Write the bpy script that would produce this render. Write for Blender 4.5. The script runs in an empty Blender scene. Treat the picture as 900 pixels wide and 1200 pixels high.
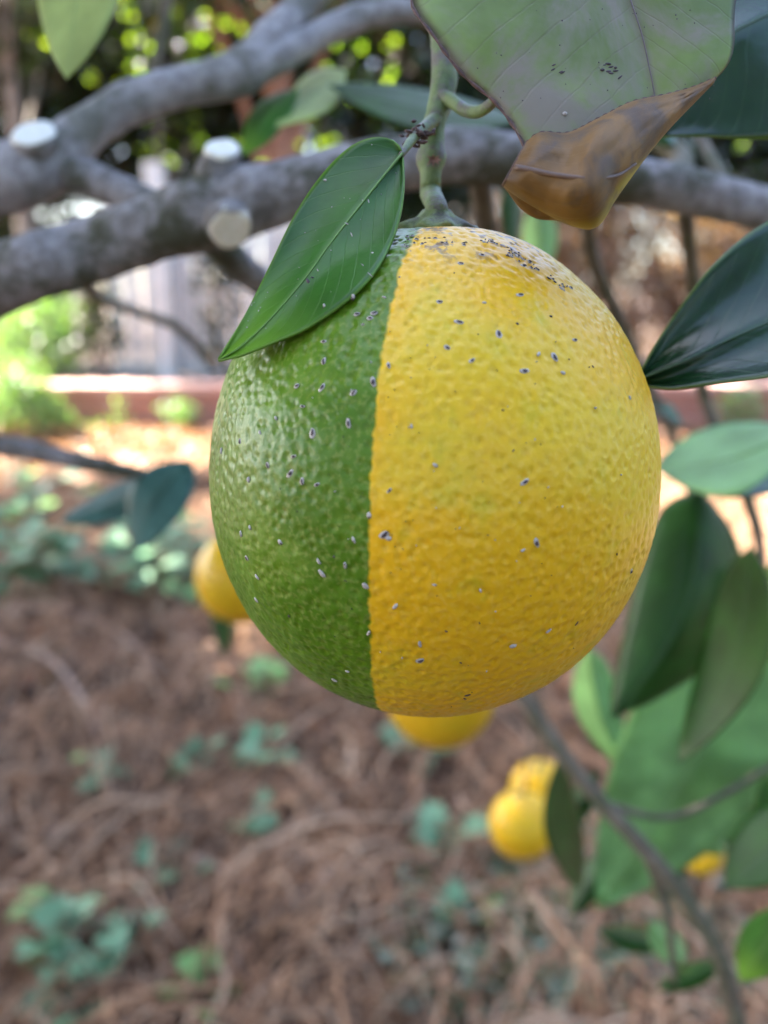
import bpy, bmesh, math, random
import numpy as np
from mathutils import Vector, Matrix, Quaternion, noise as mnoise

rnd = random.Random(7)
C = bpy.context.scene.collection
SC = bpy.context.scene

# ------------------------------------------------------------------ camera
H = 1.10                       # camera height above the ground
PITCH = math.radians(15.0)     # looking slightly down
F = 970.0                      # focal length in photo pixels (900 x 1200)
cam_d = bpy.data.cameras.new('camera')
cam = bpy.data.objects.new('camera', cam_d)
C.objects.link(cam)
cam.location = (0, 0, H)
cam.rotation_euler = (math.pi / 2 - PITCH, 0, 0)
cam_d.sensor_fit = 'VERTICAL'
cam_d.lens = 4.2
cam_d.sensor_height = 4.2 * 1200 / F
cam_d.sensor_width = cam_d.sensor_height * 0.75
cam_d.clip_start = 0.01
cam_d.clip_end = 800
cam_d.dof.use_dof = True
cam_d.dof.focus_distance = 0.126
cam_d.dof.aperture_fstop = 1.5
SC.camera = cam

# ------------------------------------------------------------------ light
SUN_EL = math.radians(46)
SUN_AZ = math.radians(-66)     # measured from +Y towards +X
SUN = Vector((math.sin(SUN_AZ) * math.cos(SUN_EL), math.cos(SUN_AZ) * math.cos(SUN_EL), math.sin(SUN_EL)))
world = bpy.data.worlds.new('World')
SC.world = world
world.use_nodes = True
wn = world.node_tree
sky = wn.nodes.new('ShaderNodeTexSky')
sky.sky_type = 'NISHITA'
sky.sun_disc = False
sky.sun_elevation = SUN_EL
sky.sun_rotation = SUN_AZ % (2 * math.pi)
sky.air_density = 0.85
sky.dust_density = 2.2
sky.ozone_density = 0.5
wn.nodes['Background'].inputs['Strength'].default_value = 0.085
wn.links.new(sky.outputs[0], wn.nodes['Background'].inputs['Color'])
sl = bpy.data.lights.new('sun', 'SUN')
sl.energy = 4.9
sl.angle = math.radians(0.53)
sl.color = (1.0, 0.93, 0.82)
so = bpy.data.objects.new('sun', sl)
C.objects.link(so)
so.rotation_euler = SUN.to_track_quat('Z', 'Y').to_euler()
SC.view_settings.view_transform = 'Standard'
SC.view_settings.look = 'None'
SC.view_settings.gamma = 1.0
SC.view_settings.use_curve_mapping = False
SC.view_settings.exposure = 4.0
SC.render.engine = 'CYCLES'
SC.cycles.use_denoising = True
SC.cycles.max_bounces = 8
SC.cycles.sample_clamp_indirect = 8.0

# ------------------------------------------------------------------ helpers
CR, CU, CF = Vector((1, 0, 0)), Vector((0, math.sin(PITCH), math.cos(PITCH))), Vector((0, math.cos(PITCH), -math.sin(PITCH)))
CAM = Vector((0, 0, H))

def ray(px, py):
    return CR * ((px - 450) / F) + CU * (-(py - 600) / F) + CF

def P(px, py, d):
    return CAM + ray(px, py) * d

def ground_at(px, py, z=0.0):
    r = ray(px, py)
    return CAM + r * ((z - H) / r.z)

def at_y(px, py, y):
    r = ray(px, py)
    return CAM + r * (y / r.y)

def tag(o, label, cat, group=None):
    o['label'] = label
    o['category'] = cat
    if group:
        o['group'] = group
    return o

def thing(name, label, cat, loc, group=None):
    o = bpy.data.objects.new(name, None)
    o.empty_display_size = 0.05
    o.location = loc
    C.objects.link(o)
    return tag(o, label, cat, group)

def link(name, me, parent=None, mats=None):
    o = bpy.data.objects.new(name, me)
    if mats is not None:
        for m in (mats if isinstance(mats, (list, tuple)) else [mats]):
            me.materials.append(m)
    C.objects.link(o)
    if parent is not None:
        o.parent = parent
        w = Matrix.Identity(4)
        p = parent
        while p is not None:
            w = p.matrix_basis @ w if p.parent is None else p.matrix_parent_inverse @ p.matrix_basis @ w
            p = p.parent
        o.matrix_parent_inverse = w.inverted()
    return o

def mesh(name, verts, faces, smooth=True):
    me = bpy.data.meshes.new(name)
    me.from_pydata([tuple(v) for v in verts], [], faces)
    if smooth:
        me.polygons.foreach_set('use_smooth', [True] * len(me.polygons))
    me.update()
    return me

def cat_rom(pts, n):
    """resample a list of tuples smoothly (any dimension), roughly by arc length"""
    p = np.array(pts, float)
    if len(p) == 2:
        t = np.linspace(0, 1, n)[:, None]
        return p[0] * (1 - t) + p[1] * t
    q = np.vstack([2 * p[0] - p[1], p, 2 * p[-1] - p[-2]])
    out = []
    for i in range(1, len(q) - 2):
        for t in np.linspace(0, 1, 14, endpoint=False):
            a, b, c, d = q[i - 1], q[i], q[i + 1], q[i + 2]
            out.append(0.5 * ((2 * b) + (-a + c) * t + (2 * a - 5 * b + 4 * c - d) * t * t + (-a + 3 * b - 3 * c + d) * t ** 3))
    out.append(p[-1])
    out = np.array(out)
    k = min(3, p.shape[1])
    L = np.concatenate([[0], np.cumsum(np.linalg.norm(np.diff(out[:, :k], axis=0), axis=1))])
    s = np.linspace(0, L[-1], n)
    return np.stack([np.interp(s, L, out[:, j]) for j in range(p.shape[1])], axis=1)

def tube_vf(pts, rad, seg=10, jit=0.0, jscale=60.0, cap=True, base=0):
    """verts and faces of a tube through world points"""
    pts = [Vector(p) for p in pts]
    n = len(pts)
    vs, fs = [], []
    up = None
    for i in range(n):
        t = (pts[min(i + 1, n - 1)] - pts[max(i - 1, 0)])
        t = t.normalized() if t.length > 1e-9 else Vector((0, 0, 1))
        if up is None:
            up = t.orthogonal().normalized()
        up = (up - t * up.dot(t))
        up = up.normalized() if up.length > 1e-9 else t.orthogonal().normalized()
        b = t.cross(up)
        for k in range(seg):
            a = 2 * math.pi * k / seg
            d = up * math.cos(a) + b * math.sin(a)
            r = rad[i]
            if jit:
                q = pts[i] + d * r
                r *= 1 + jit * (mnoise.noise(q * jscale) + 0.5 * mnoise.noise(q * jscale * 2.7))
            vs.append(pts[i] + d * r)
        if i:
            o = base + (i - 1) * seg
            for k in range(seg):
                k2 = (k + 1) % seg
                fs.append((o + k, o + k2, o + seg + k2, o + seg + k))
    if cap:
        fs.append(tuple(base + k for k in reversed(range(seg))))
        fs.append(tuple(base + (n - 1) * seg + k for k in range(seg)))
    return vs, fs

def px_tube(path, n=40, seg=14, jit=0.0, jscale=60.0):
    """path of (px, py, depth, radius in px)"""
    q = cat_rom([(p[0], p[1], p[2] * 970, p[2], p[3]) for p in path], n)
    pts = [P(a[0], a[1], a[3]) for a in q]
    rad = [max(a[4], 0.3) * a[3] / F for a in q]
    return tube_vf(pts, rad, seg, jit, jscale)

# ------------------------------------------------------------------ node helpers
def new_mat(name):
    m = bpy.data.materials.new(name)
    m.use_nodes = True
    nt = m.node_tree
    return m, nt, nt.nodes['Principled BSDF'], nt.nodes['Material Output']

def nd(nt, typ, **kw):
    n = nt.nodes.new(typ)
    for k, v in kw.items():
        if k in n.inputs.keys():
            n.inputs[k].default_value = v
        else:
            setattr(n, k, v)
    return n

def setv(n, **kw):
    for k, v in kw.items():
        n.inputs[k.replace('_', ' ')].default_value = v

def mixc(nt, fac, a, b, blend='MIX'):
    n = nt.nodes.new('ShaderNodeMix')
    n.data_type = 'RGBA'
    n.blend_type = blend
    for i, v in ((0, fac), (6, a), (7, b)):
        if hasattr(v, 'is_linked'):
            nt.links.new(v, n.inputs[i])
        elif i == 0:
            n.inputs[0].default_value = v
        else:
            n.inputs[i].default_value = (*v, 1)
    return n.outputs[2]

def mathn(nt, op, a, b=None, c=None, clamp=False):
    n = nt.nodes.new('ShaderNodeMath')
    n.operation = op
    n.use_clamp = clamp
    for i, v in enumerate((a, b, c)):
        if v is None:
            continue
        if hasattr(v, 'is_linked'):
            nt.links.new(v, n.inputs[i])
        else:
            n.inputs[i].default_value = v
    return n.outputs[0]

def ramp(nt, fac, lo, hi, smooth=True):
    n = nt.nodes.new('ShaderNodeMapRange')
    n.interpolation_type = 'SMOOTHSTEP' if smooth else 'LINEAR'
    nt.links.new(fac, n.inputs[0])
    n.inputs[1].default_value = lo
    n.inputs[2].default_value = hi
    return n.outputs[0]

def noise_tex(nt, scale, detail=3, rough=0.55, vec=None, dist=0.0):
    n = nt.nodes.new('ShaderNodeTexNoise')
    n.inputs['Scale'].default_value = scale
    n.inputs['Detail'].default_value = detail
    n.inputs['Roughness'].default_value = rough
    n.inputs['Distortion'].default_value = dist
    if vec is not None:
        nt.links.new(vec, n.inputs['Vector'])
    return n

def objco(nt):
    return nt.nodes.new('ShaderNodeTexCoord').outputs['Object']

def bump(nt, height, dist, strength=1.0, normal=None):
    n = nt.nodes.new('ShaderNodeBump')
    n.inputs['Strength'].default_value = strength
    n.inputs['Distance'].default_value = dist
    nt.links.new(height, n.inputs['Height'])
    if normal is not None:
        nt.links.new(normal, n.inputs['Normal'])
    return n.outputs[0]

# ------------------------------------------------------------------ materials
def mat_peel(name, half):
    m, nt, b, out = new_mat(name)
    L = nt.links
    co = objco(nt)
    big = noise_tex(nt, 38, 3, 0.55, co)
    mid = noise_tex(nt, 150, 3, 0.6, co)
    fine = noise_tex(nt, 700, 2, 0.5, co)
    yel = mixc(nt, ramp(nt, big.outputs['Fac'], 0.40, 0.66), (0.78, 0.43, 0.010), (0.70, 0.47, 0.016))
    yel = mixc(nt, mathn(nt, 'MULTIPLY', ramp(nt, mid.outputs['Fac'], 0.55, 0.78), 0.45), yel, (0.46, 0.42, 0.02))
    # shading of the oil glands put in the colour: paler pebbles, darker pits
    peb = noise_tex(nt, 1250, 1.5, 0.5, co)
    if half:
        sep = nt.nodes.new('ShaderNodeSeparateXYZ')
        L.new(co, sep.inputs[0])
        edge = mathn(nt, 'MULTIPLY', mathn(nt, 'SUBTRACT', mid.outputs['Fac'], 0.5), 0.0016)
        edge2 = mathn(nt, 'MULTIPLY', mathn(nt, 'SUBTRACT', fine.outputs['Fac'], 0.5), 0.0009)
        x = mathn(nt, 'ADD', mathn(nt, 'ADD', sep.outputs[0], edge), edge2)
        zn = mathn(nt, 'MINIMUM', sep.outputs[2], 0.0)
        x = mathn(nt, 'ADD', x, mathn(nt, 'MULTIPLY', mathn(nt, 'MULTIPLY', zn, zn), 2.6))
        fac = ramp(nt, x, -0.00028, 0.00034)
        grn = mixc(nt, ramp(nt, big.outputs['Fac'], 0.35, 0.65), (0.066, 0.155, 0.005), (0.105, 0.210, 0.008))
        grn = mixc(nt, mathn(nt, 'MULTIPLY', ramp(nt, mid.outputs['Fac'], 0.5, 0.75), 0.4), grn, (0.16, 0.29, 0.04))
        col = mixc(nt, fac, grn, yel)
        # orange blush away from the seam
        blush = mathn(nt, 'MULTIPLY', ramp(nt, x, 0.012, 0.04), ramp(nt, big.outputs['Fac'], 0.62, 0.40))
        col = mixc(nt, mathn(nt, 'MULTIPLY', blush, 0.75), col, (0.76, 0.42, 0.005))
        # rough russet scarring round the shoulder
        zz = ramp(nt, sep.outputs[2], 0.0335, 0.0385)
        sc = mathn(nt, 'MULTIPLY', zz, ramp(nt, noise_tex(nt, 330, 4, 0.7, co).outputs['Fac'], 0.53, 0.62))
        col = mixc(nt, mathn(nt, 'MULTIPLY', sc, 0.75), col, (0.10, 0.075, 0.085))
    else:
        col = mixc(nt, 0.6, yel, (0.72, 0.40, 0.006))
    col = mixc(nt, mathn(nt, 'MULTIPLY', ramp(nt, peb.outputs['Fac'], 0.45, 0.72), 0.16), col, mixc(nt, 0.5, col, (0.95, 0.80, 0.35)))
    pa = nt.nodes.new('ShaderNodeAttribute'); pa.attribute_name = 'pit'
    pit = mathn(nt, 'SUBTRACT', 1.0, pa.outputs['Fac'])
    col = mixc(nt, mathn(nt, 'MULTIPLY', mathn(nt, 'SUBTRACT', 1.0, pit), 0.22), col, mixc(nt, 0.5, col, (0.25, 0.13, 0.0)))  # pits darkened in the colour like shaded recesses
    L.new(col, b.inputs['Base Color'])
    setv(b, Roughness=0.34, IOR=1.45)
    b.inputs['Specular IOR Level'].default_value = 0.38
    b.inputs['Subsurface Weight'].default_value = 0.12
    b.inputs['Subsurface Radius'].default_value = (1.0, 0.5, 0.1)
    b.inputs['Subsurface Scale'].default_value = 0.002
    nrm = bump(nt, peb.outputs['Fac'], 0.00008, 0.8)
    L.new(nrm, b.inputs['Normal'])
    return m

def mat_leaf(name, top, vein, rough=0.3, blotch=None, bl_amt=0.0, tip=None, trans=0.25, spec=0.32, edge=None, bl_scale=60, tip_lo=0.55):
    """citrus leaf; UV: x across (0..1, midrib 0.5), y along"""
    m, nt, b, out = new_mat(name)
    L = nt.links
    uv = nt.nodes.new('ShaderNodeUVMap').outputs[0]
    sep = nt.nodes.new('ShaderNodeSeparateXYZ')
    L.new(uv, sep.inputs[0])
    co = objco(nt)
    across = mathn(nt, 'ABSOLUTE', mathn(nt, 'SUBTRACT', sep.outputs[0], 0.5))
    nz = noise_tex(nt, 120, 3, 0.6, co)
    ph = mathn(nt, 'SUBTRACT', mathn(nt, 'MULTIPLY', sep.outputs[1], 11.0), mathn(nt, 'MULTIPLY', across, 7.0))
    ph = mathn(nt, 'ADD', ph, mathn(nt, 'MULTIPLY', nz.outputs['Fac'], 0.35))
    tri = mathn(nt, 'ABSOLUTE', mathn(nt, 'SUBTRACT', mathn(nt, 'FRACT', ph), 0.5))
    line = ramp(nt, tri, 0.06, 0.0)
    var = noise_tex(nt, 45, 4, 0.6, co)
    dark = tuple(c * 0.72 for c in top)
    lite = tuple(min(1, c * 1.35) for c in top)
    col = mixc(nt, ramp(nt, var.outputs['Fac'], 0.3, 0.7), dark, lite)
    col = mixc(nt, mathn(nt, 'MULTIPLY', line, 0.22), col, vein)
    col = mixc(nt, mathn(nt, 'MULTIPLY', ramp(nt, across, 0.03, 0.0), 0.5), col, vein)
    if tip is not None:
        col = mixc(nt, ramp(nt, sep.outputs[1], tip_lo, 1.0), col, tip)
    if edge is not None:
        col = mixc(nt, ramp(nt, across, 0.47, 0.5), col, edge)
    if blotch is not None:
        bn = noise_tex(nt, bl_scale, 5, 0.65, co, 0.6)
        col = mixc(nt, mathn(nt, 'MULTIPLY', ramp(nt, bn.outputs['Fac'], 0.42, 0.66), bl_amt), col, blotch)
    L.new(col, b.inputs['Base Color'])
    rr = mathn(nt, 'ADD', rough, mathn(nt, 'MULTIPLY', nz.outputs['Fac'], 0.18))
    L.new(rr, b.inputs['Roughness'])
    b.inputs['Specular IOR Level'].default_value = spec
    hgt = mathn(nt, 'SUBTRACT', mathn(nt, 'MULTIPLY', noise_tex(nt, 700, 3, 0.6, co).outputs['Fac'], 0.12), mathn(nt, 'MULTIPLY', line, 0.12))
    hgt = mathn(nt, 'ADD', hgt, mathn(nt, 'MULTIPLY', nz.outputs['Fac'], 0.7))
    nrm = bump(nt, hgt, 0.0006, 0.4)
    L.new(nrm, b.inputs['Normal'])
    if trans:
        t = nt.nodes.new('ShaderNodeBsdfTranslucent')
        tc = mixc(nt, 0.5, col, (top[0] * 2.2 + .03, top[1] * 2.0 + .05, 0.02))
        L.new(tc, t.inputs['Color'])
        mx = nt.nodes.new('ShaderNodeMixShader')
        mx.inputs[0].default_value = trans
        L.new(b.outputs[0], mx.inputs[1]); L.new(t.outputs[0], mx.inputs[2])
        L.new(mx.outputs[0], out.inputs['Surface'])
    return m

def mat_crown(name, cols, trans=0.4, rough=0.45):
    """small far leaves, tone by leaf"""
    m, nt, b, out = new_mat(name)
    L = nt.links
    g = nt.nodes.new('ShaderNodeNewGeometry')
    cr = nt.nodes.new('ShaderNodeValToRGB')
    L.new(g.outputs['Random Per Island'], cr.inputs[0])
    e = cr.color_ramp.elements
    while len(e) < len(cols):
        e.new(0.5)
    for i, c in enumerate(cols):
        e[i].position = i / max(1, len(cols) - 1)
        e[i].color = (*c, 1)
    L.new(cr.outputs[0], b.inputs['Base Color'])
    b.inputs['Roughness'].default_value = rough
    if trans:
        t = nt.nodes.new('ShaderNodeBsdfTranslucent')
        tc = mixc(nt, 1.0, cr.outputs[0], (2.2, 2.0, 0.6), 'MULTIPLY')
        L.new(tc, t.inputs['Color'])
        mx = nt.nodes.new('ShaderNodeMixShader')
        mx.inputs[0].default_value = trans
        L.new(b.outputs[0], mx.inputs[1]); L.new(t.outputs[0], mx.inputs[2])
        L.new(mx.outputs[0], out.inputs['Surface'])
    return m

def mat_bark(name, a, c, scale=60, moss=None, moss_amt=0.5, bd=0.003, rough=0.85):
    m, nt, b, out = new_mat(name)
    L = nt.links
    co = objco(nt)
    n1 = noise_tex(nt, scale, 5, 0.65, co)
    n2 = noise_tex(nt, scale * 5, 4, 0.65, co)
    col = mixc(nt, ramp(nt, n1.outputs['Fac'], 0.35, 0.65), a, c)
    if moss is not None:
        n3 = noise_tex(nt, scale * (0.2 if scale == 210 else 0.55), 6, 0.7, co)
        col = mixc(nt, mathn(nt, 'MULTIPLY', ramp(nt, n3.outputs['Fac'], 0.45, 0.62), moss_amt), col, moss)
    col = mixc(nt, mathn(nt, 'MULTIPLY', ramp(nt, n2.outputs['Fac'], 0.55, 0.72), 0.5), col, tuple(x * 0.45 for x in a))
    L.new(col, b.inputs['Base Color'])
    b.inputs['Roughness'].default_value = rough
    h = mathn(nt, 'ADD', mathn(nt, 'MULTIPLY', n1.outputs['Fac'], 0.6), mathn(nt, 'MULTIPLY', n2.outputs['Fac'], 0.4))
    L.new(bump(nt, h, bd, 0.7), b.inputs['Normal'])
    return m

def mat_plain(name, a, c, scale=30, rough=0.7, bd=0.001, spec=0.5, rand=False):
    m, nt, b, out = new_mat(name)
    L = nt.links
    co = objco(nt)
    n1 = noise_tex(nt, scale, 5, 0.65, co)
    fac = ramp(nt, n1.outputs['Fac'], 0.3, 0.7)
    if rand:
        oi = nt.nodes.new('ShaderNodeObjectInfo')
        fac = mathn(nt, 'ADD', mathn(nt, 'MULTIPLY', fac, 0.5), mathn(nt, 'MULTIPLY', oi.outputs['Random'], 0.5))
    L.new(mixc(nt, fac, a, c), b.inputs['Base Color'])
    b.inputs['Roughness'].default_value = rough
    b.inputs['Specular IOR Level'].default_value = spec
    L.new(bump(nt, n1.outputs['Fac'], bd, 0.6), b.inputs['Normal'])
    return m

M = {}
M['peel'] = mat_peel('two_tone_peel', True)
M['peel_ripe'] = mat_peel('ripe_peel', False)
M['stem'] = mat_bark('green_twig', (0.105, 0.17, 0.055), (0.16, 0.22, 0.085), 420, (0.12, 0.10, 0.10), 0.9, 0.0009, 0.5)
M['calyx'] = mat_bark('calyx', (0.13, 0.19, 0.06), (0.19, 0.23, 0.09), 420, (0.05, 0.045, 0.05), 0.85, 0.0005, 0.6)
M['scale_dark'] = mat_plain('scale_insect_shell', (0.022, 0.015, 0.018), (0.085, 0.055, 0.055), 900, 0.5, 0.0001)
M['scale_wax'] = mat_plain('scale_insect_wax', (0.34, 0.30, 0.28), (0.52, 0.48, 0.44), 900, 0.6, 0.0001)
M['crust'] = mat_plain('brown_crust', (0.03, 0.014, 0.014), (0.12, 0.06, 0.05), 600, 0.6, 0.0003)
M['bract'] = mat_plain('bract', (0.42, 0.22, 0.17), (0.30, 0.16, 0.12), 600, 0.7, 0.0003)
M['limb'] = mat_bark('limb_bark', (0.18, 0.162, 0.155), (0.38, 0.355, 0.365), 210, (0.058, 0.062, 0.028), 0.92, 0.005)
M['limb_pale'] = mat_bark('pale_limb_bark', (0.27, 0.255, 0.26), (0.47, 0.45, 0.475), 210, (0.10, 0.11, 0.06), 0.6, 0.004)
M['twig'] = mat_bark('twig_bark', (0.105, 0.085, 0.06), (0.17, 0.14, 0.10), 90, (0.06, 0.075, 0.03), 0.6, 0.001)
M['cutwood'] = mat_plain('fresh_cut_wood', (0.80, 0.75, 0.62), (0.90, 0.88, 0.82), 420, 0.7, 0.0004)
M['leaf'] = mat_leaf('citrus_leaf', (0.030, 0.118, 0.012), (0.11, 0.22, 0.05), 0.30, None, 0, (0.14, 0.30, 0.02), 0.22, 0.4, (0.13, 0.27, 0.03))
M['leaf_dark'] = mat_leaf('citrus_leaf_dark', (0.010, 0.046, 0.013), (0.045, 0.11, 0.03), 0.13, None, 0, None, 0.15, 0.5, (0.10, 0.17, 0.03))
M['leaf_mid'] = mat_leaf('citrus_leaf_mid', (0.021, 0.080, 0.011), (0.10, 0.22, 0.05), 0.28, None, 0, None, 0.25)  # base colour lowered to stand in for shade on these leaves
M['leaf_pale'] = mat_leaf('citrus_leaf_underside', (0.19, 0.36, 0.13), (0.36, 0.52, 0.28), 0.38, None, 0, None, 0.3)
M['leaf_blue'] = mat_leaf('citrus_leaf_blue', (0.045, 0.115, 0.095), (0.08, 0.17, 0.13), 0.35, None, 0, None, 0.15)
M['leaf_lime'] = mat_leaf('citrus_leaf_young', (0.34, 0.43, 0.16), (0.40, 0.48, 0.2), 0.45, None, 0, None, 0.35)
M['leaf_old'] = mat_leaf('ageing_leaf', (0.165, 0.235, 0.062), (0.12, 0.075, 0.07), 0.34, (0.25, 0.215, 0.185), 0.95, None, 0.12, 0.3, (0.06, 0.05, 0.035), 40)
M['leaf_curl'] = mat_leaf('browned_leaf', (0.20, 0.110, 0.040), (0.26, 0.15, 0.07), 0.38, (0.115, 0.080, 0.058), 0.9, (0.42, 0.36, 0.04), 0.10, 0.22, None, 150, 0.80)
M['rib_green'] = mat_plain('rib_green', (0.10, 0.22, 0.04), (0.14, 0.27, 0.06), 300, 0.45, 0.0002)
M['rib_brown'] = mat_plain('rib_brown', (0.10, 0.065, 0.055), (0.17, 0.10, 0.07), 300, 0.5, 0.0002)
M['rib_dark'] = mat_plain('rib_dark', (0.02, 0.06, 0.02), (0.035, 0.085, 0.025), 300, 0.45, 0.0002)
M['rib_old'] = mat_plain('rib_old', (0.13, 0.10, 0.10), (0.16, 0.13, 0.13), 300, 0.5, 0.0002)
M['ivy'] = mat_plain('ground_ivy_leaf', (0.055, 0.165, 0.075), (0.13, 0.27, 0.13), 25, 0.45, 0.002, 0.5, True)
M['ivy_lime'] = mat_plain('ground_ivy_young_leaf', (0.10, 0.23, 0.04), (0.17, 0.33, 0.08), 25, 0.45, 0.002, 0.5, True)
M['ivy_stem'] = mat_plain('ivy_stem', (0.10, 0.11, 0.05), (0.15, 0.13, 0.07), 60, 0.7)
M['root'] = mat_crown('dry_root', [(0.23, 0.108, 0.052), (0.45, 0.26, 0.145), (0.07, 0.031, 0.016), (0.64, 0.45, 0.30)], 0, 0.85)
M['litter'] = mat_crown('leaf_litter', [(0.26, 0.110, 0.050), (0.38, 0.19, 0.095), (0.12, 0.055, 0.030), (0.44, 0.27, 0.17), (0.28, 0.13, 0.068)], 0.1, 0.7)
M['rootbark'] = mat_bark('root_bark', (0.30, 0.20, 0.145), (0.45, 0.33, 0.26), 30, None, 0, 0.004)

def mat_ground():
    m, nt, b, out = new_mat('mulch_soil')
    co = objco(nt)
    n1 = noise_tex(nt, 2.5, 6, 0.65, co)
    n2 = noise_tex(nt, 22, 6, 0.7, co)
    col = mixc(nt, ramp(nt, n1.outputs['Fac'], 0.35, 0.65), (0.060, 0.034, 0.021), (0.12, 0.068, 0.043))
    col = mixc(nt, ramp(nt, n2.outputs['Fac'], 0.42, 0.65), col, (0.022, 0.013, 0.009))
    nt.links.new(col, b.inputs['Base Color'])
    b.inputs['Roughness'].default_value = 0.95
    nt.links.new(bump(nt, n2.outputs['Fac'], 0.03, 0.8), b.inputs['Normal'])
    return m
M['ground'] = mat_ground()
M['brick'] = mat_plain('red_brick', (0.36, 0.145, 0.105), (0.46, 0.235, 0.185), 9, 0.85, 0.004, 0.3, True)
M['capbrick'] = mat_plain('pink_cap_brick', (0.46, 0.25, 0.20), (0.58, 0.38, 0.33), 9, 0.8, 0.004, 0.3, True)
M['mortar'] = mat_plain('mortar', (0.30, 0.24, 0.21), (0.38, 0.32, 0.28), 40, 0.9, 0.003)
M['white'] = mat_plain('white_paint', (0.50, 0.50, 0.50), (0.62, 0.62, 0.61), 8, 0.5, 0.001)
M['trunk_red'] = mat_bark('red_trunk', (0.20, 0.085, 0.05), (0.32, 0.15, 0.09), 7, None, 0, 0.02)
M['trunk_grey'] = mat_bark('grey_trunk', (0.15, 0.115, 0.09), (0.24, 0.19, 0.16), 7, None, 0, 0.02)
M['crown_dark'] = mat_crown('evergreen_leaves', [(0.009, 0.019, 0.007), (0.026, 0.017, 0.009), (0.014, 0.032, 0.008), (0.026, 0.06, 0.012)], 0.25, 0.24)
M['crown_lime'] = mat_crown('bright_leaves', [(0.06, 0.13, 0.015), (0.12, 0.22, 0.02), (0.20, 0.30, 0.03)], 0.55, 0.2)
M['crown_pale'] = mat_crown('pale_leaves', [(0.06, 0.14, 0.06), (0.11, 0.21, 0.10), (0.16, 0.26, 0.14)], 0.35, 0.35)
M['crown_citrus'] = mat_crown('citrus_crown', [(0.022, 0.07, 0.018), (0.035, 0.10, 0.02), (0.05, 0.13, 0.025)], 0.3, 0.35)
M['crown_dry'] = mat_crown('dry_leaves', [(0.13, 0.065, 0.04), (0.22, 0.13, 0.095), (0.08, 0.06, 0.035), (0.30, 0.21, 0.18)], 0.3, 0.6)

# ------------------------------------------------------------------ the ground
def hummock(x, y):
    v = Vector((x * 1.3, y * 1.3, 0.3))
    return 0.06 * mnoise.noise(v) + 0.045 * mnoise.noise(v * 3.1) + 0.02 * mnoise.noise(v * 7.0)

WALL_Y, WALL_H, WALL_T = 6.90, 0.36, 0.22
def ground_z(x, y):
    if y > WALL_Y + WALL_T * 0.5:
        return 0.30 + 0.6 * hummock(x, y)
    return hummock(x, y) * min(1.0, max(0.0, (WALL_Y - y) / 0.5)) - 0.0

def axis(lim, step, far):
    a = list(np.arange(-lim, lim + 1e-6, step))
    s, v = step, lim
    while v < far:
        s *= 1.5
        v += s
        a.append(v); a.insert(0, -v)
    return a
gx = axis(4.0, 0.09, 400)
gy = [-400, -150, -60, -25, -10, -5, -2.5, -1.2] + list(np.arange(-0.6, 6.85, 0.09)) + [6.90, 6.93, WALL_Y + 0.115, 7.1, 7.3, 7.6, 8, 8.5, 9, 10, 11, 12, 14, 17, 22, 30, 50, 90, 180, 400]
gv = [(x, y, ground_z(x, y)) for y in gy for x in gx]
nx = len(gx)
gf = [(j * nx + i, j * nx + i + 1, (j + 1) * nx + i + 1, (j + 1) * nx + i) for j in range(len(gy) - 1) for i in range(nx - 1)]
g = link('ground', mesh('ground', gv, gf), None, M['ground'])
g['kind'] = 'structure'

# ------------------------------------------------------------------ low brick wall
def box_me(name, sx, sy, sz, bev=0.004):
    bm = bmesh.new()
    bmesh.ops.create_cube(bm, size=1)
    bmesh.ops.scale(bm, vec=(sx, sy, sz), verts=bm.verts)
    if bev:
        bmesh.ops.bevel(bm, geom=bm.edges[:], offset=bev, segments=1, affect='EDGES')
    me = bpy.data.meshes.new(name)
    bm.to_mesh(me); bm.free()
    return me

wall = thing('brick_wall', 'low red brick garden wall with a pink brick cap behind the orange tree', 'wall', (0, WALL_Y, 0))
link('mortar', (lambda me: me)(mesh('mortar', [(x, WALL_Y + y, z) for z in (-0.1, 0.292) for y in (-WALL_T / 2 + 0.012, WALL_T / 2 - 0.012) for x in (-4.3, 4.3)],
     [(0, 1, 3, 2), (4, 6, 7, 5), (0, 4, 5, 1), (2, 3, 7, 6), (0, 2, 6, 4), (1, 5, 7, 3)], False)), wall, M['mortar'])
bme = box_me('brick', 0.215, WALL_T, 0.064)
bme.materials.append(M['brick'])
cme = box_me('cap_brick', 0.215, WALL_T + 0.07, 0.062, 0.006)
cme.materials.append(M['capbrick'])
for row in range(4):
    x = -4.3 + (0.1125 if row % 2 else 0)
    while x < 4.25:
        o = link('brick', bme, wall)
        o.location = (x + 0.1, WALL_Y + rnd.uniform(-.003, .003), 0.038 + row * 0.075)
        x += 0.225
x = -4.3
while x < 4.3:
    o = link('cap_brick', cme, wall)
    o.location = (x + 0.1, WALL_Y + rnd.uniform(-.006, .006), 0.3285 + rnd.uniform(-.003, .003))
    o.rotation_euler = (0, rnd.uniform(-.01, .01), rnd.uniform(-.02, .02))
    x += 0.222

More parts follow.
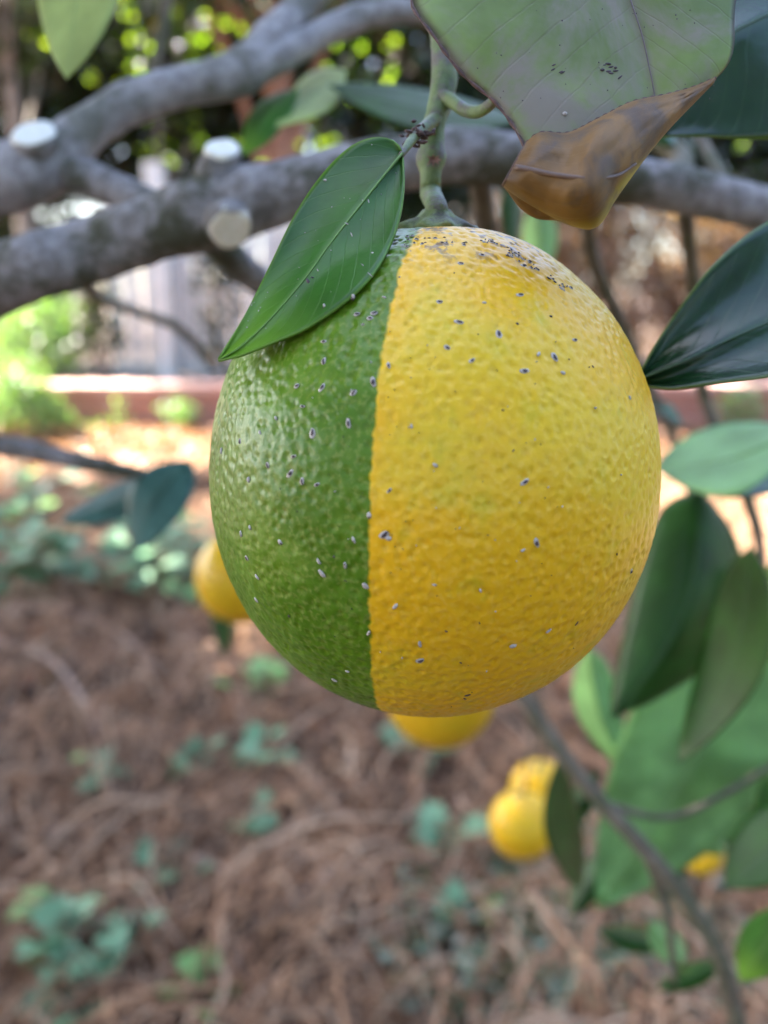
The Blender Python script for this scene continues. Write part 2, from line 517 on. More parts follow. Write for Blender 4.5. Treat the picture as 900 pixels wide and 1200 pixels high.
# ------------------------------------------------------------------ white fence
fence = thing('fence', 'white painted board fence with a square post beyond the brick wall', 'fence', (-1.95, 7.7, 0.3))
pme = box_me('post', 0.15, 0.15, 1.9, 0.008); pme.materials.append(M['white'])
dme = box_me('board', 0.128, 0.022, 1.55, 0.003); dme.materials.append(M['white'])
rme = box_me('rail', 1.9, 0.045, 0.09, 0.004); rme.materials.append(M['white'])
o = link('post', pme, fence); o.location = (-1.97, 7.62, 1.2)
o = link('post', pme, fence); o.location = (-0.72, 7.62, 1.2)
for i in range(12):
    o = link('board', dme, fence)
    o.location = (-2.42 + i * 0.155, 7.75, 1.12 + rnd.uniform(-.01, .01))
for z in (0.62, 1.62):
    o = link('rail', rme, fence); o.location = (-1.57, 7.785, z)

# ------------------------------------------------------------------ crowns of leaves
LIT = []      # (point, radius): spots that stand in a gap of the crowns, where the sun comes through
def lit(p, r):
    LIT.append((np.array(p), r))
lit(ground_at(170, 510), 0.36)
lit(ground_at(200, 540), 0.25)
lit(ground_at(215, 615), 0.26)
lit(ground_at(60, 530), 0.25)
lit(ground_at(100, 640), 0.13)
lit(ground_at(80, 500), 0.12)
lit(ground_at(30, 545), 0.10)
for a, b, r in [(300, 760, .10), (70, 600, .08), (120, 650, .07), (235, 735, .09), (280, 800, .06), (215, 600, .16), (100, 560, .1), (40, 480, .14), (640, 1150, .03), (250, 480, .1)]:
    lit(ground_at(a, b), r)
lit(at_y(145, 452, WALL_Y), 0.07)
lit(at_y(850, 452, WALL_Y), 0.14)
lit(ground_at(795, 578), 0.14)
lit(at_y(35, 385, 7.6), 0.16)
lit(at_y(70, 420, 7.6), 0.12)
lit(at_y(190, 390, 7.6), 0.14)
lit(at_y(640, 330, 8.0), 0.25)
lit(at_y(730, 380, 8.0), 0.22)
lit(at_y(800, 330, 8.0), 0.2)
for a, b, dd, r in [(705, 810, .455, .035), (634, 280, .465, .03), (612, 950, .87, .035), (632, 905, 1.0, .03), (525, 860, .53, .03)]:
    lit(P(a, b, dd), r)
SPARK = [(372, 17), (395, 50), (435, 40), (420, 58), (447, 58), (455, 95), (267, 25), (269, 12), (155, 55), (160, 70), (150, 80), (206, 16), (243, 24), (223, 48), (241, 45), (480, 52), (493, 38),
         (236, 165), (200, 190), (30, 370), (60, 390), (66, 420), (20, 400), (140, 370), (222, 318), (100, 340), (650, 300), (700, 330), (585, 205), (560, 210), (780, 420), (795, 270), (870, 170)]
SPARK += [(rnd.uniform(0, 560), rnd.uniform(-10, 210)) for _ in range(46)] + [(rnd.uniform(560, 900), rnd.uniform(170, 420)) for _ in range(14)]
for px, py in SPARK:
    lit(at_y(px, py, 8.1), 0.075)
SUNN = np.array(SUN)

def in_gap(p):
    keep = np.ones(len(p), bool)
    for s, r in LIT:
        v = p - s
        t = v @ SUNN
        dist = np.linalg.norm(v - t[:, None] * SUNN, axis=1)
        keep &= ~((dist < r) & (t > (0.35 if r > 0.101 else 0.12)))
    return keep

def leaf_cloud(pts, size, npr, asp=0.5, up=0.3):
    """a folded four-corner leaf at every point"""
    n = len(pts)
    ax = npr.normal(size=(n, 3)); ax[:, 2] -= 0.4
    ax /= np.linalg.norm(ax, axis=1)[:, None]
    nn = npr.normal(size=(n, 3)); nn[:, 2] += up * 3
    w = np.cross(ax, nn); w /= np.linalg.norm(w, axis=1)[:, None] + 1e-9
    nn = np.cross(w, ax)
    s = size * npr.uniform(0.6, 1.3, n)[:, None]
    a = pts - ax * s * 0.5
    b = pts + ax * s * 0.5
    c1 = pts + w * s * asp * 0.5 + nn * s * 0.10
    c2 = pts - w * s * asp * 0.5 + nn * s * 0.10
    v = np.stack([a, c1, b, c2], axis=1).reshape(-1, 3)
    i = np.arange(n)[:, None] * 4
    f = np.concatenate([i + [0, 1, 2], i + [0, 2, 3]], axis=1).reshape(-1, 3)
    return v, f

def np_mesh(name, v, f):
    me = bpy.data.meshes.new(name)
    k = f.shape[1]
    me.vertices.add(len(v)); me.vertices.foreach_set('co', v.astype(np.float32).ravel())
    me.loops.add(f.size); me.loops.foreach_set('vertex_index', f.astype(np.int32).ravel())
    me.polygons.add(len(f))
    me.polygons.foreach_set('loop_start', np.arange(0, f.size, k, dtype=np.int32))
    me.update(calc_edges=True)
    me.validate()
    return me

def clump_points(npr, centre, rad, clumps, per, cr):
    c = npr.normal(size=(clumps, 3))
    c /= np.linalg.norm(c, axis=1)[:, None]
    c *= (npr.uniform(0.15, 1.0, clumps) ** 0.45)[:, None]
    c = c * np.array(rad) + np.array(centre)
    p = np.repeat(c, per, axis=0) + npr.normal(size=(clumps * per, 3)) * cr
    return p

def view_uv(p):
    v = p - np.array(CAM)
    d = v @ np.array(CF)
    return v @ np.array(CR) / d * F + 450, -(v @ np.array(CU)) / d * F + 600, d

def tree(name, label, cat, x, y, trunk_h, trunk_r, crown_c, crown_r, clumps, per, cr, leaf, mat, tmat, seed, group=None, lean=0.0, limbs=7, at=()):
    npr = np.random.default_rng(seed)
    z0 = ground_z(x, y)
    t = thing(name, label, cat, (x, y, z0), group)
    n = 14
    pts, rad = [], []
    for i in range(n):
        k = i / (n - 1)
        pts.append(Vector((x + lean * k * trunk_h + 0.05 * math.sin(3 * k + seed), y + 0.04 * math.cos(4 * k + seed), z0 - 0.1 + k * (trunk_h + 0.1))))
        rad.append(trunk_r * (1.25 - 0.75 * k) if i else trunk_r * 1.5)
    v, f = tube_vf(pts, rad, 14, 0.12, 5.0)
    tr = link('trunk', mesh('trunk', v, f), t, tmat)
    for j in range(limbs):
        a = npr.uniform(0, 6.28)
        k = npr.uniform(0.45, 0.98)
        p0 = pts[int(k * (n - 1))]
        e = Vector(crown_c) + Vector((math.cos(a) * crown_r[0] * .7, math.sin(a) * crown_r[1] * .7, npr.uniform(-.4, .7) * crown_r[2]))
        mid = (p0 + e) / 2 + Vector((0, 0, 0.12))
        q = cat_rom([tuple(p0), tuple(mid), tuple(e)], 10)
        v, f = tube_vf(q, [trunk_r * (0.45 - 0.38 * i / 9) for i in range(10)], 7, 0.1, 9)
        link('limb', mesh('limb', v, f), t, tmat)
    p = clump_points(npr, crown_c, crown_r, clumps, per, cr)
    if len(at):
        p = np.vstack([p] + [np.array(a) + npr.normal(size=(4, 3)) * 0.025 for a in at])
    p = p[p[:, 2] > z0 + 0.05]
    p = p[in_gap(p)]
    v, f = leaf_cloud(p, leaf, npr)
    link('crown', np_mesh('crown', v, f), t, mat)
    return t

# back row, dark evergreens
back = [
    (-4.6, 9.6, 3.0, (1.5, 1.0, 1.6), 'tall dark evergreen tree beyond the sunny bush and fence'),
    (-2.4, 10.2, 3.4, (1.35, 1.0, 1.9), 'dark evergreen tree standing behind the white fence'),
    (0.2, 9.9, 3.2, (1.5, 1.0, 1.8), 'dark evergreen tree hidden mostly behind the two-coloured orange'),
    (2.6, 10.0, 3.3, (1.5, 1.0, 1.9), 'dark evergreen tree beyond the dry brown shrubs'),
    (5.0, 9.8, 3.2, (1.5, 1.0, 1.8), 'dark evergreen tree beyond the right end of the brick wall'),
]
for i, (x, y, cz, cr, lab) in enumerate(back):
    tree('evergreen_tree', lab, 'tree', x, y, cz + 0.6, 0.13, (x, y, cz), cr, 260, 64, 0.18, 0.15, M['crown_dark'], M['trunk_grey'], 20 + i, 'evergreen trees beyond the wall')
# unseen trees added left of the view to shade the fruit and ground
for i, (x, y, cz, cr, lab) in enumerate([
    (-3.6, 2.6, 3.3, (1.7, 1.5, 1.0), 'unseen broad tree added left of the orange tree for shade'),
    (-4.4, 5.0, 3.9, (1.7, 1.5, 1.2), 'unseen broad tree added left of the wall for shade'),
    (-4.2, 1.6, 5.8, (1.7, 2.3, 1.5), 'unseen very tall tree added left of the orange tree for wider shade'),
    (-5.6, 3.8, 6.6, (1.7, 2.3, 1.5), 'unseen very tall tree added behind the broad shade trees for wider shade')]):
    tree('unseen_shade_tree', lab, 'tree', x, y, cz, 0.14, (x, y, cz), cr, 300, 55, 0.17, 0.12, M['crown_dark'], M['trunk_grey'], 30 + i, 'unseen trees added left of the view for shade')
# unseen hedges added behind and right of the camera to block low sky
def hedge(lab, x0, x1, y0, y1, h, n, seed):
    q = np.random.default_rng(seed)
    t = thing('hedge', lab, 'hedge', ((x0 + x1) / 2, (y0 + y1) / 2, 0), 'unseen hedges added to block low sky light')
    p = np.stack([q.uniform(x0, x1, n), q.uniform(y0, y1, n), q.uniform(0.02, h, n)], 1)
    p += 0.10 * np.stack([np.sin(p[:, 2] * 5 + p[:, 1] * 3), np.sin(p[:, 0] * 4 + p[:, 2] * 3), np.sin(p[:, 0] * 3 + p[:, 1] * 4)], 1)
    v, f = leaf_cloud(p, 0.13, q)
    link('foliage', np_mesh('foliage', v, f), t, M['crown_dark'])
    vs, fs = [], []
    for k in range(10):
        a = (k + .5) / 10
        x, y = x0 + (x1 - x0) * (a if x1 - x0 > y1 - y0 else .5), y0 + (y1 - y0) * (a if y1 - y0 >= x1 - x0 else .5)
        v, f = tube_vf([(x, y, -.05), (x + .05, y, h * .4), (x, y + .05, h * .85)], [.04, .03, .012], 8, 0, 1, True, len(vs))
        vs += v; fs += f
    link('stems', mesh('stems', vs, fs), t, M['trunk_grey'])
hedge('unseen tall hedge added behind the camera to block low sky light', -5, 5, -2.9, -2.2, 5.2, 28000, 81)
hedge('unseen tall hedge added along the right side to block low sky light', 3.9, 4.6, -2.0, 6.4, 3.6, 18000, 82)
tree('unseen_shade_tree', 'unseen broad tree added near the tall hedge for more shade', 'tree', -3.4, -0.4, 3.2, 0.14, (-3.4, -0.4, 3.2), (1.5, 1.5, 0.9), 240, 55, 0.17, 0.12, M['crown_dark'], M['trunk_grey'], 33, 'unseen trees added left of the view for shade')
# low hedge shrubs
for i, (x, y, cz, cr, lab) in enumerate([
    (-3.6, 8.7, 1.15, (0.95, .5, .95), 'dark green shrub left of the white fence beyond the wall'),
    (-0.4, 8.9, 1.2, (1.0, .5, 1.0), 'dark green shrub right of the white fence beyond the wall'),
    (3.9, 8.8, 1.2, (1.1, .5, 1.0), 'dark green shrub beside the dry brown shrubs beyond the wall'),
    (1.5, 9.2, 1.2, (1.0, .4, 1.0), 'dark green shrub behind the dry brown shrubs beyond the wall')]):
    tree('shrub', lab, 'shrub', x, y, 1.0, 0.04, (x, y, cz), cr, 120, 50, 0.12, 0.085, M['crown_dark'], M['trunk_grey'], 40 + i, 'shrubs beyond the wall', 0, 4)
# the red-barked tree
tree('red_barked_tree', 'tree with a reddish brown trunk beyond the wall above the thick limb', 'tree', -1.02, 8.6, 3.6, 0.17, (-1.0, 8.5, 4.2), (1.5, 1.1, 1.0), 130, 60, 0.2, 0.11, M['crown_dark'], M['trunk_red'], 61)
tree('pale_trunked_tree', 'tree with a pale sunlit trunk beyond the left end of the wall', 'tree', -3.32, 8.0, 3.4, 0.085, (-3.3, 8.2, 3.9), (1.2, 1.0, 0.9), 100, 60, 0.2, 0.11, M['crown_dark'], M['trunk_grey'], 62)
# sunny bush at the left and bright saplings
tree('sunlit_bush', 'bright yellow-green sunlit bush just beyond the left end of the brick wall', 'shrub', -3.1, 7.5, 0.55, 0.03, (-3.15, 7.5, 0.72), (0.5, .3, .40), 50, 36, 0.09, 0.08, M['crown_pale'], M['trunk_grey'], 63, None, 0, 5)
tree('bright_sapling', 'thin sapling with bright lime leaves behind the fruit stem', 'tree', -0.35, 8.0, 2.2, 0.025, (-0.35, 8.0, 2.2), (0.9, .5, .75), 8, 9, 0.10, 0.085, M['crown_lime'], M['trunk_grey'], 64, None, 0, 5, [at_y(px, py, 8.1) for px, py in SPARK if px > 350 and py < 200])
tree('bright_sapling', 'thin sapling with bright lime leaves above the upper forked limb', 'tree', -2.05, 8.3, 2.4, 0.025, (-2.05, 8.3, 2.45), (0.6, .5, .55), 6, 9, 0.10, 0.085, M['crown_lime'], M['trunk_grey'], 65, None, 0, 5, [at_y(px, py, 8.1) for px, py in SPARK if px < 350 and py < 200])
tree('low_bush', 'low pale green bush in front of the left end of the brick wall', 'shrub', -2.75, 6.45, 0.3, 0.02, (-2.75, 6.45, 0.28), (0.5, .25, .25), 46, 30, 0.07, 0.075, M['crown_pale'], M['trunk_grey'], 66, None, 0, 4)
for i, (x, lab) in enumerate([(-2.5, 'sparse dark shrub in front of the left edge of the white fence'), (-1.42, 'sparse dark shrub in front of the right part of the white fence')]):
    tree('sparse_shrub', lab, 'shrub', x, 7.35, 1.1, 0.02, (x, 7.35, 1.0), (0.2, .15, .6), 26, 20, 0.06, 0.08, M['crown_dark'], M['trunk_grey'], 90 + i, 'sparse shrubs before the fence', 0, 5)
for i, (px, h, lab) in enumerate([(130, .2, 'small leafy plant at the foot of the brick wall near the pale green bush'), (205, .13, 'small leafy plant at the foot of the brick wall below the white fence'), (870, .2, 'small leafy plant at the foot of the brick wall under the glossy leaf')]):
    c = at_y(px, 470, 6.6)
    tree('small_plant', lab, 'plant', c.x, 6.6, h, 0.008, (c.x, 6.6, h), (.16, .1, h * .8), 14, 14, 0.04, 0.06, M['crown_pale'], M['trunk_grey'], 95 + i, 'small plants at the foot of the wall', 0, 3)
# dry shrubs on the right
for i, (x, lab) in enumerate([(1.25, 'dry brown twiggy shrub beyond the wall just right of the orange top'), (2.15, 'dry brown twiggy shrub beyond the wall under the thick limb'), (3.0, 'dry brown twiggy shrub beyond the wall above the glossy dark leaf')]):
    tree('dry_shrub', lab, 'shrub', x, 7.9, 0.8, 0.025, (x, 7.9, 1.15), (0.6, .35, .8), 120, 24, 0.09, 0.09, M['crown_dry'], M['trunk_grey'], 70 + i, 'dry shrubs beyond the wall', 0, 14)

# ------------------------------------------------------------------ what lies on the ground
def root_stuff(name, n, rr, ln, region, seed, zoff=0.0):
    rn = random.Random(seed)
    vs, fs = [], []
    for i in range(n):
        y = region[2] + (region[3] - region[2]) * rn.random() ** 1.5
        x = rn.uniform(region[0], region[1]) * (0.45 + 0.55 * y / region[3])
        a = rn.gauss(1.45, 0.75)
        L = rn.uniform(*ln)
        r = rn.uniform(*rr)
        pts, rad = [], []
        curv = rn.gauss(0, 0.7)
        zz = rn.uniform(0.0, 0.05) + zoff
        lift = rn.uniform(0, 0.08)
        for k in range(8):
            t = k / 7
            pts.append(Vector((x, y, ground_z(x, y) + zz + lift * math.sin(math.pi * t))))
            rad.append(r * (1.0 - 0.6 * t))
            a += curv * L / 7 + rn.gauss(0, 0.22)
            x += math.cos(a) * L / 7
            y += math.sin(a) * L / 7
        v, f = tube_vf(pts, rad, 5, 0, 1, True, len(vs))
        vs += v; fs += f
    o = link(name, mesh(name, vs, fs), None, M['root'])
    o['kind'] = 'stuff'
    tag(o, 'tangle of thin dry brown roots and stems covering the ground', 'dry roots')
    return o
root_stuff('dry_root_tangle', 1100, (0.002, 0.0062), (0.15, 0.6), (-2.2, 2.2, 0.5, 4.6), 5)
st = root_stuff('dry_straw', 10000, (0.0012, 0.0036), (0.06, 0.34), (-2.2, 2.2, 0.5, 4.6), 6)
tag(st, 'matted brown straw and needles lying among the roots', 'straw')

npr = np.random.default_rng(11)
n = 15000
ly = 0.4 + 6.3 * npr.random(n) ** 0.6
lx = npr.uniform(-3.4, 3.4, n) * (0.35 + 0.65 * ly / 6.7)
lz = np.array([ground_z(a, b) for a, b in zip(lx, ly)]) + npr.uniform(0.004, 0.03, n)
v, f = leaf_cloud(np.stack([lx, ly, lz], 1), 0.07, npr, 0.6, 1.1)
o = link('leaf_litter', np_mesh('leaf_litter', v, f), None, M['litter'])
o['kind'] = 'stuff'
tag(o, 'brown fallen leaves and bark chips scattered over the ground', 'leaf litter')

# single thick roots
for path, r, lab in [
    ([(-20, 740), (60, 735), (140, 760), (190, 800)], 0.016, 'pale thick dry root lying below the left ivy clump'),
    ([(-20, 775), (60, 800), (110, 860), (130, 940)], 0.013, 'pale dry root curving down beside the small ivy sprig'),
    ([(-10, 985), (60, 985), (130, 985), (210, 1010), (330, 1090)], 0.010, 'long dry stem running across the brown tangle'),
    ([(470, 1060), (400, 1055), (360, 1090), (290, 1140), (260, 1220)], 0.010, 'dry forked stem across the tangle'),
    ([(320, 1010), (400, 1050), (480, 1045), (560, 1060)], 0.009, 'dry stem crossing the forked stem'),
    ([(620, 1080), (690, 1120), (760, 1170), (830, 1215)], 0.008, 'pale dry stem among the grey-green ground cover')]:
    w = [ground_at(*p) for p in path]
    w = [Vector((p.x, p.y, ground_z(p.x, p.y) + 0.035)) for p in w]
    q = cat_rom([tuple(p) for p in w], 24)
    v, f = tube_vf(q, [r * 0.72 * (1 - 0.4 * i / 23) for i in range(24)], 9, 0.18, 30)
    tag(link('dry_root', mesh('dry_root', v, f), None, M['rootbark']), lab, 'root', 'thick dry roots on the ground')

# ground ivy
def ivy_leaf_me(name, mat, seed):
    rn = random.Random(seed)
    pts = [(0, 0, 0)]
    out = [(0, 0), (.34, -.10), (.52, .16), (.40, .40), (.44, .62), (.20, .70), (0, 1.0), (-.20, .70), (-.44, .62), (-.40, .40), (-.52, .16), (-.34, -.10)]
    vs = [(0, 0.35, 0.0)] + [(x * rn.uniform(.9, 1.1), y - 0.0, 0.06 * math.sin(5 * x + seed) + 0.12 * abs(x) - 0.1 * y * y) for x, y in out]
    k = len(out)
    fs = [(0, 1 + i, 1 + (i + 1) % k) for i in range(k)]
    me = mesh(name, vs, fs)
    me.materials.append(mat)
    return me
ivym = [ivy_leaf_me('leaf', M['ivy'], s) for s in range(3)] + [ivy_leaf_me('leaf', M['ivy_lime'], 9)]
ivy_list = [  # px, py, number of leaves, spread in m, leaf size in m, lime?
    (40, 690, 44, 0.17, 0.085, 0, 'bushy ground ivy clump above the pale thick root at the left'),
    (185, 695, 48, 0.18, 0.085, 0, 'wide pale green ivy clump left of the hanging yellow fruit'),
    (45, 620, 24, 0.24, 0.085, 0, 'ivy patch under the blurred grey twig'),
    (105, 905, 7, 0.055, 0.052, 0, 'small blue-green ivy sprig beside the curved dry root'),
    (225, 885, 6, 0.05, 0.052, 0, 'small ivy sprig with broad leaves in the brown tangle'),
    (310, 885, 8, 0.06, 0.050, 0, 'ivy sprig below the green side of the orange'),
    (295, 965, 5, 0.05, 0.048, 0, 'faded ivy sprig in the middle of the tangle'),
    (205, 1010, 6, 0.06, 0.048, 0, 'trailing ivy sprig along the long dry stem'),
    (75, 1075, 7, 0.05, 0.050, 1, 'lime green ivy sprig near the long dry stem'),
    (85, 1130, 12, 0.07, 0.050, 0, 'dense ivy clump under the lime green sprig'),
    (165, 1095, 4, 0.03, 0.045, 0, 'tiny ivy sprig right of the dense clump'),
    (240, 1160, 6, 0.05, 0.045, 1, 'yellow-green ivy sprig near the forked stem'),
    (90, 1190, 8, 0.06, 0.048, 0, 'ivy sprig below the dense clump'),
    (525, 975, 7, 0.06, 0.058, 0, 'ivy sprig beneath the fruit cluster'),
    (480, 885, 7, 0.07, 0.058, 0, 'ivy sprig just beneath the two-coloured orange'),
    (545, 1085, 4, 0.035, 0.048, 0, 'tiny ivy sprig near the grey-green ground cover'),
    (300, 820, 7, 0.09, 0.055, 1, 'bright ivy sprig by the sunlit mulch under the orange'),
]
for px, py, nl, spread, sz, lime, lab in ivy_list:
    c = ground_at(px, py, 0.05)
    z0 = ground_z(c.x, c.y)
    t = thing('ground_ivy', lab, 'plant', (c.x, c.y, z0), 'ivy sprigs growing on the ground')
    vs, fs = [], []
    for i in range(int(nl * 1.5)):
        a = rnd.uniform(0, 6.28)
        r = spread * math.sqrt(rnd.random())
        e = Vector((c.x + r * math.cos(a), c.y + r * math.sin(a), z0 + rnd.uniform(0.03, max(0.085, spread * 1.5))))
        v, f = tube_vf(cat_rom([(c.x, c.y, z0 - 0.005), ((c.x + e.x) / 2, (c.y + e.y) / 2, e.z + 0.015), tuple(e)], 5), [0.0016] * 5, 4, 0, 1, True, len(vs))
        vs += v; fs += f
        o = link('leaf', ivym[3 if (lime or rnd.random() < 0.12) else rnd.randrange(3)], t)
        o.location = e
        s = sz * rnd.uniform(0.7, 1.15)
        o.scale = (s, s, s)
        o.rotation_euler = (rnd.uniform(-0.1, 0.75), rnd.uniform(-.4, .4), a - 1.57 + rnd.gauss(0, .6))
    link('stem', mesh('stem', vs, fs), t, M['ivy_stem'])

# fine grey-green ground cover, lower right
pts = []
for px, py in [(rnd.uniform(470, 900), rnd.uniform(960, 1230)) for _ in range(150)]:
    if px + (py - 960) * 0.8 < 560: continue
    c = ground_at(px, py)
    for k in range(14):
        x, y = c.x + rnd.gauss(0, .035), c.y + rnd.gauss(0, .035)
        pts.append((x, y, ground_z(x, y) + rnd.uniform(0.01, 0.07)))
M['cover'] = mat_crown('cover_leaves', [(0.07, 0.13, 0.08), (0.14, 0.21, 0.14), (0.20, 0.24, 0.18), (0.10, 0.15, 0.06), (0.26, 0.24, 0.2)], 0.2, 0.5)
v, f = leaf_cloud(np.array(pts), 0.03, npr, 0.6, 0.8)
o = link('ground_cover', np_mesh('ground_cover', v, f), None, M['cover'])
o['kind'] = 'stuff'
tag(o, 'fine grey-green ground cover plants under the drooping branch', 'ground cover')

# ------------------------------------------------------------------ the orange tree
TX, TY = -0.42, 0.50
ctree = thing('orange_tree', 'orange tree with grey pruned limbs and glossy leaves carrying the two-coloured orange', 'tree', (TX, TY, ground_z(TX, TY)))
pts = [(TX - 0.02, TY + 0.02, -0.08), (TX, TY, 0.1), (TX + 0.02, TY, 0.45), (TX - 0.02, TY + 0.01, 0.8), (TX - 0.01, TY, 1.02), (TX - 0.06, TY + 0.05, 1.35), (TX - 0.1, TY + 0.15, 1.75), (TX - 0.1, TY + 0.4, 2.1)]
q = cat_rom(pts, 60)
v, f = tube_vf(q, [0.066 - 0.048 * (i / 59) + 0.02 * math.exp(-i / 3) for i in range(60)], 22, 0.10, 22)
link('trunk', mesh('trunk', v, f), ctree, M['limb'])

def limb(path, n=90, seg=22, jit=0.11, jscale=110, mat='limb', name='limb', label=None):
    v, f = px_tube(path, n, seg, jit, jscale)
    o = link(name, mesh(name, v, f), ctree, M[mat])
    if label: o['label'] = label
    return o

main = limb([(-900, 470, .47, 62), (-500, 440, .42, 58), (-200, 400, .32, 52), (0, 328, .265, 40), (110, 292, .262, 37), (200, 262, .258, 39), (270, 242, .256, 40), (340, 222, .255, 34), (430, 198, .255, 32), (560, 184, .26, 32), (690, 202, .265, 29), (800, 222, .275, 26), (920, 250, .285, 24), (1150, 300, .31, 20), (1500, 330, .34, 10)], 150, 26, label='thick grey limb with pruning cuts')
upper = limb([(-900, 380, .50, 54), (-400, 300, .42, 48), (-120, 235, .33, 42), (10, 208, .30, 40), (60, 190, .30, 38), (95, 158, .30, 27), (150, 122, .302, 24), (220, 100, .305, 23), (285, 84, .308, 26), (318, 45, .312, 22), (352, 8, .32, 19), (400, -60, .33, 20), (500, -220, .38, 14)], 120, 22, mat='limb_pale', label='upper pale grey limb forking upward')
fork = limb([(285, 86, .308, 22), (330, 66, .31, 17), (380, 38, .318, 16), (430, 18, .325, 15), (480, 12, .33, 14), (540, 20, .34, 12), (640, 0, .36, 9), (760, -60, .40, 5)], 60, 16, mat='limb_pale')
side = limb([(60, 196, .30, 26), (110, 212, .297, 21), (165, 236, .29, 20), (230, 268, .285, 18), (280, 310, .30, 18), (320, 345, .32, 16), (380, 400, .36, 12)], 60, 16)
low = limb([(-700, 560, .52, 22), (-300, 510, .47, 18), (-60, 512, .43, 14), (0, 522, .42, 13), (60, 533, .415, 12), (120, 546, .41, 10), (170, 556, .41, 7), (215, 560, .41, 4)], 50, 12, label='thin grey branch ending in blue-green leaves')

def cut(parent, centre, normal, r, stub_to, depth_len):
    n = Vector(normal).normalized()
    base = Vector(stub_to)
    q = [tuple(base), tuple(base.lerp(centre, 0.55)), tuple(centre - n * 0.002), tuple(centre)]
    v, f = tube_vf(cat_rom(q, 12), [r * (1.30 - 0.27 * min(1, i / 8)) for i in range(12)], 20, 0.06, 90)
    link('pruned_stub', mesh('pruned_stub', v, f), parent, M['limb'])
    u = n.orthogonal().normalized(); w = n.cross(u)
    vs, fs = [], []
    for j, rr in enumerate((0.0, 0.4, 0.75, 0.95, 1.0)):
        for k in range(28):
            a = 2 * math.pi * k / 28
            wob = 1 + 0.06 * math.sin(2 * a + 1) + 0.03 * math.sin(5 * a)
            vs.append(centre + (u * math.cos(a) + w * math.sin(a)) * r * rr * wob + n * (0.0009 if j < 4 else -0.0006) * (1 + .2 * math.sin(3 * a) * (j > 0)))
        if j:
            for k in range(28):
                k2 = (k + 1) % 28
                fs.append(((j - 1) * 28 + k, (j - 1) * 28 + k2, j * 28 + k2, j * 28 + k))
    link('pruning_cut', mesh('pruning_cut', vs, fs), parent, M['cutwood'])
cut(upper, P(40, 158, .288), (0.05, -0.62, 0.8), 26 * .288 / F, P(48, 196, .30), 0)
cut(main, P(260, 176, .250), (0.12, -0.55, 0.85), 21 * .250 / F, P(245, 232, .256), 0)
cut(main, P(270, 267, .2435), (0.2, -0.72, -0.62), 26 * .2435 / F, P(264, 254, .256), 0)

# small twigs that carry the leaves at the right
tw = lambda path, n=40, seg=10, mat='twig': limb(path, n, seg, 0.05, 120, mat, 'twig')
droop = tw([(560, 190, .262, 14), (575, 330, .34, 12), (590, 600, .44, 11), (600, 780, .44, 11), (622, 828, .43, 9.5), (660, 885, .42, 9.5), (700, 935, .41, 9.5), (755, 995, .40, 10), (800, 1050, .40, 10), (838, 1110, .40, 10), (860, 1180, .41, 10), (880, 1300, .43, 9)], 90, 12)
droop['label'] = 'brown drooping branch below the orange'
tw([(700, 205, .267, 10), (690, 285, .33, 9), (725, 375, .42, 8), (760, 450, .44, 7), (792, 520, .44, 6), (812, 585, .43, 5), (830, 640, .43, 4)])
tw([(800, 225, .277, 9), (812, 330, .34, 8), (822, 450, .40, 7), (850, 530, .40, 7), (878, 590, .40, 7), (892, 660, .40, 6), (880, 760, .40, 5)])
tw([(792, 500, .43, 5), (765, 482, .43, 5), (750, 470, .44, 4)], 12)
tw([(700, 940, .412, 5), (780, 958, .42, 4), (850, 930, .43, 4), (900, 900, .44, 3.5), (960, 880, .45, 4)], 24)
tw([(755, 995, .402, 7), (770, 1030, .41, 7), (785, 1090, .41, 5), (790, 1150, .42, 4)], 20)
tw([(90, 300, .262, 8), (110, 345, .40, 7), (160, 365, .5, 6), (210, 385, .55, 6), (250, 430, .6, 5)], 30)
tw([(205, -120, .4, 6), (196, 0, .40, 7), (188, 50, .40, 7), (178, 95, .40, 6), (170, 130, .40, 5)], 20)
tw([(780, 222, .272, 16), (800, 190, .30, 14), (770, 160, .32, 12), (740, 120, .34, 9)], 24)
tw([(850, 240, .28, 10), (838, 200, .29, 9), (820, 160, .31, 7)], 14)

RX, RZ = 0.0393, 0.0430
OC = P(505.5, 557, 0.1488)
TILT = Matrix.Rotation(math.radians(0.3), 4, 'Y') @ Matrix.Rotation(math.radians(-2.0), 4, 'X')
SEAM = math.radians(-15.6)      # the seam lies a little left of the middle
HM = Matrix.Translation(OC) @ (TILT @ Matrix.Rotation(SEAM, 4, 'Z'))
HI = HM.inverted()
def on_peel(px, py):
    o = HI @ CAM
    d = (HI.to_3x3() @ ray(px, py)).normalized()
    S = Vector((1 / RX, 1 / RX, 1 / RZ))
    oo = Vector((o.x * S.x, o.y * S.y, o.z * S.z)); ddv = Vector((d.x * S.x, d.y * S.y, d.z * S.z))
    a, b, c = ddv.dot(ddv), 2 * oo.dot(ddv), oo.dot(oo) - 1
    disc = b * b - 4 * a * c
    if disc < 0: return None
    p = o + d * ((-b - math.sqrt(disc)) / (2 * a))
    nrm = Vector((p.x / RX ** 2, p.y / RX ** 2, p.z / RZ ** 2)).normalized()
    q = p.normalized()
    dd = Vector((p.x / RX, p.y / RX, p.z / RZ)).normalized()
    r = 1 + 0.012 * mnoise.noise(dd * 1.3 + Vector((3.0, 0, 0))) + 0.006 * mnoise.noise(dd * 3 + Vector((0, 3.0, 0))) + 0.0016 * (mnoise.noise(dd * 26) + 0.5 * mnoise.noise(dd * 55))
    return p * r, nrm
def peel_depth(px, py):
    h = on_peel(px, py)
    return 9.0 if h is None else (HM @ h[0] - CAM).dot(CF)

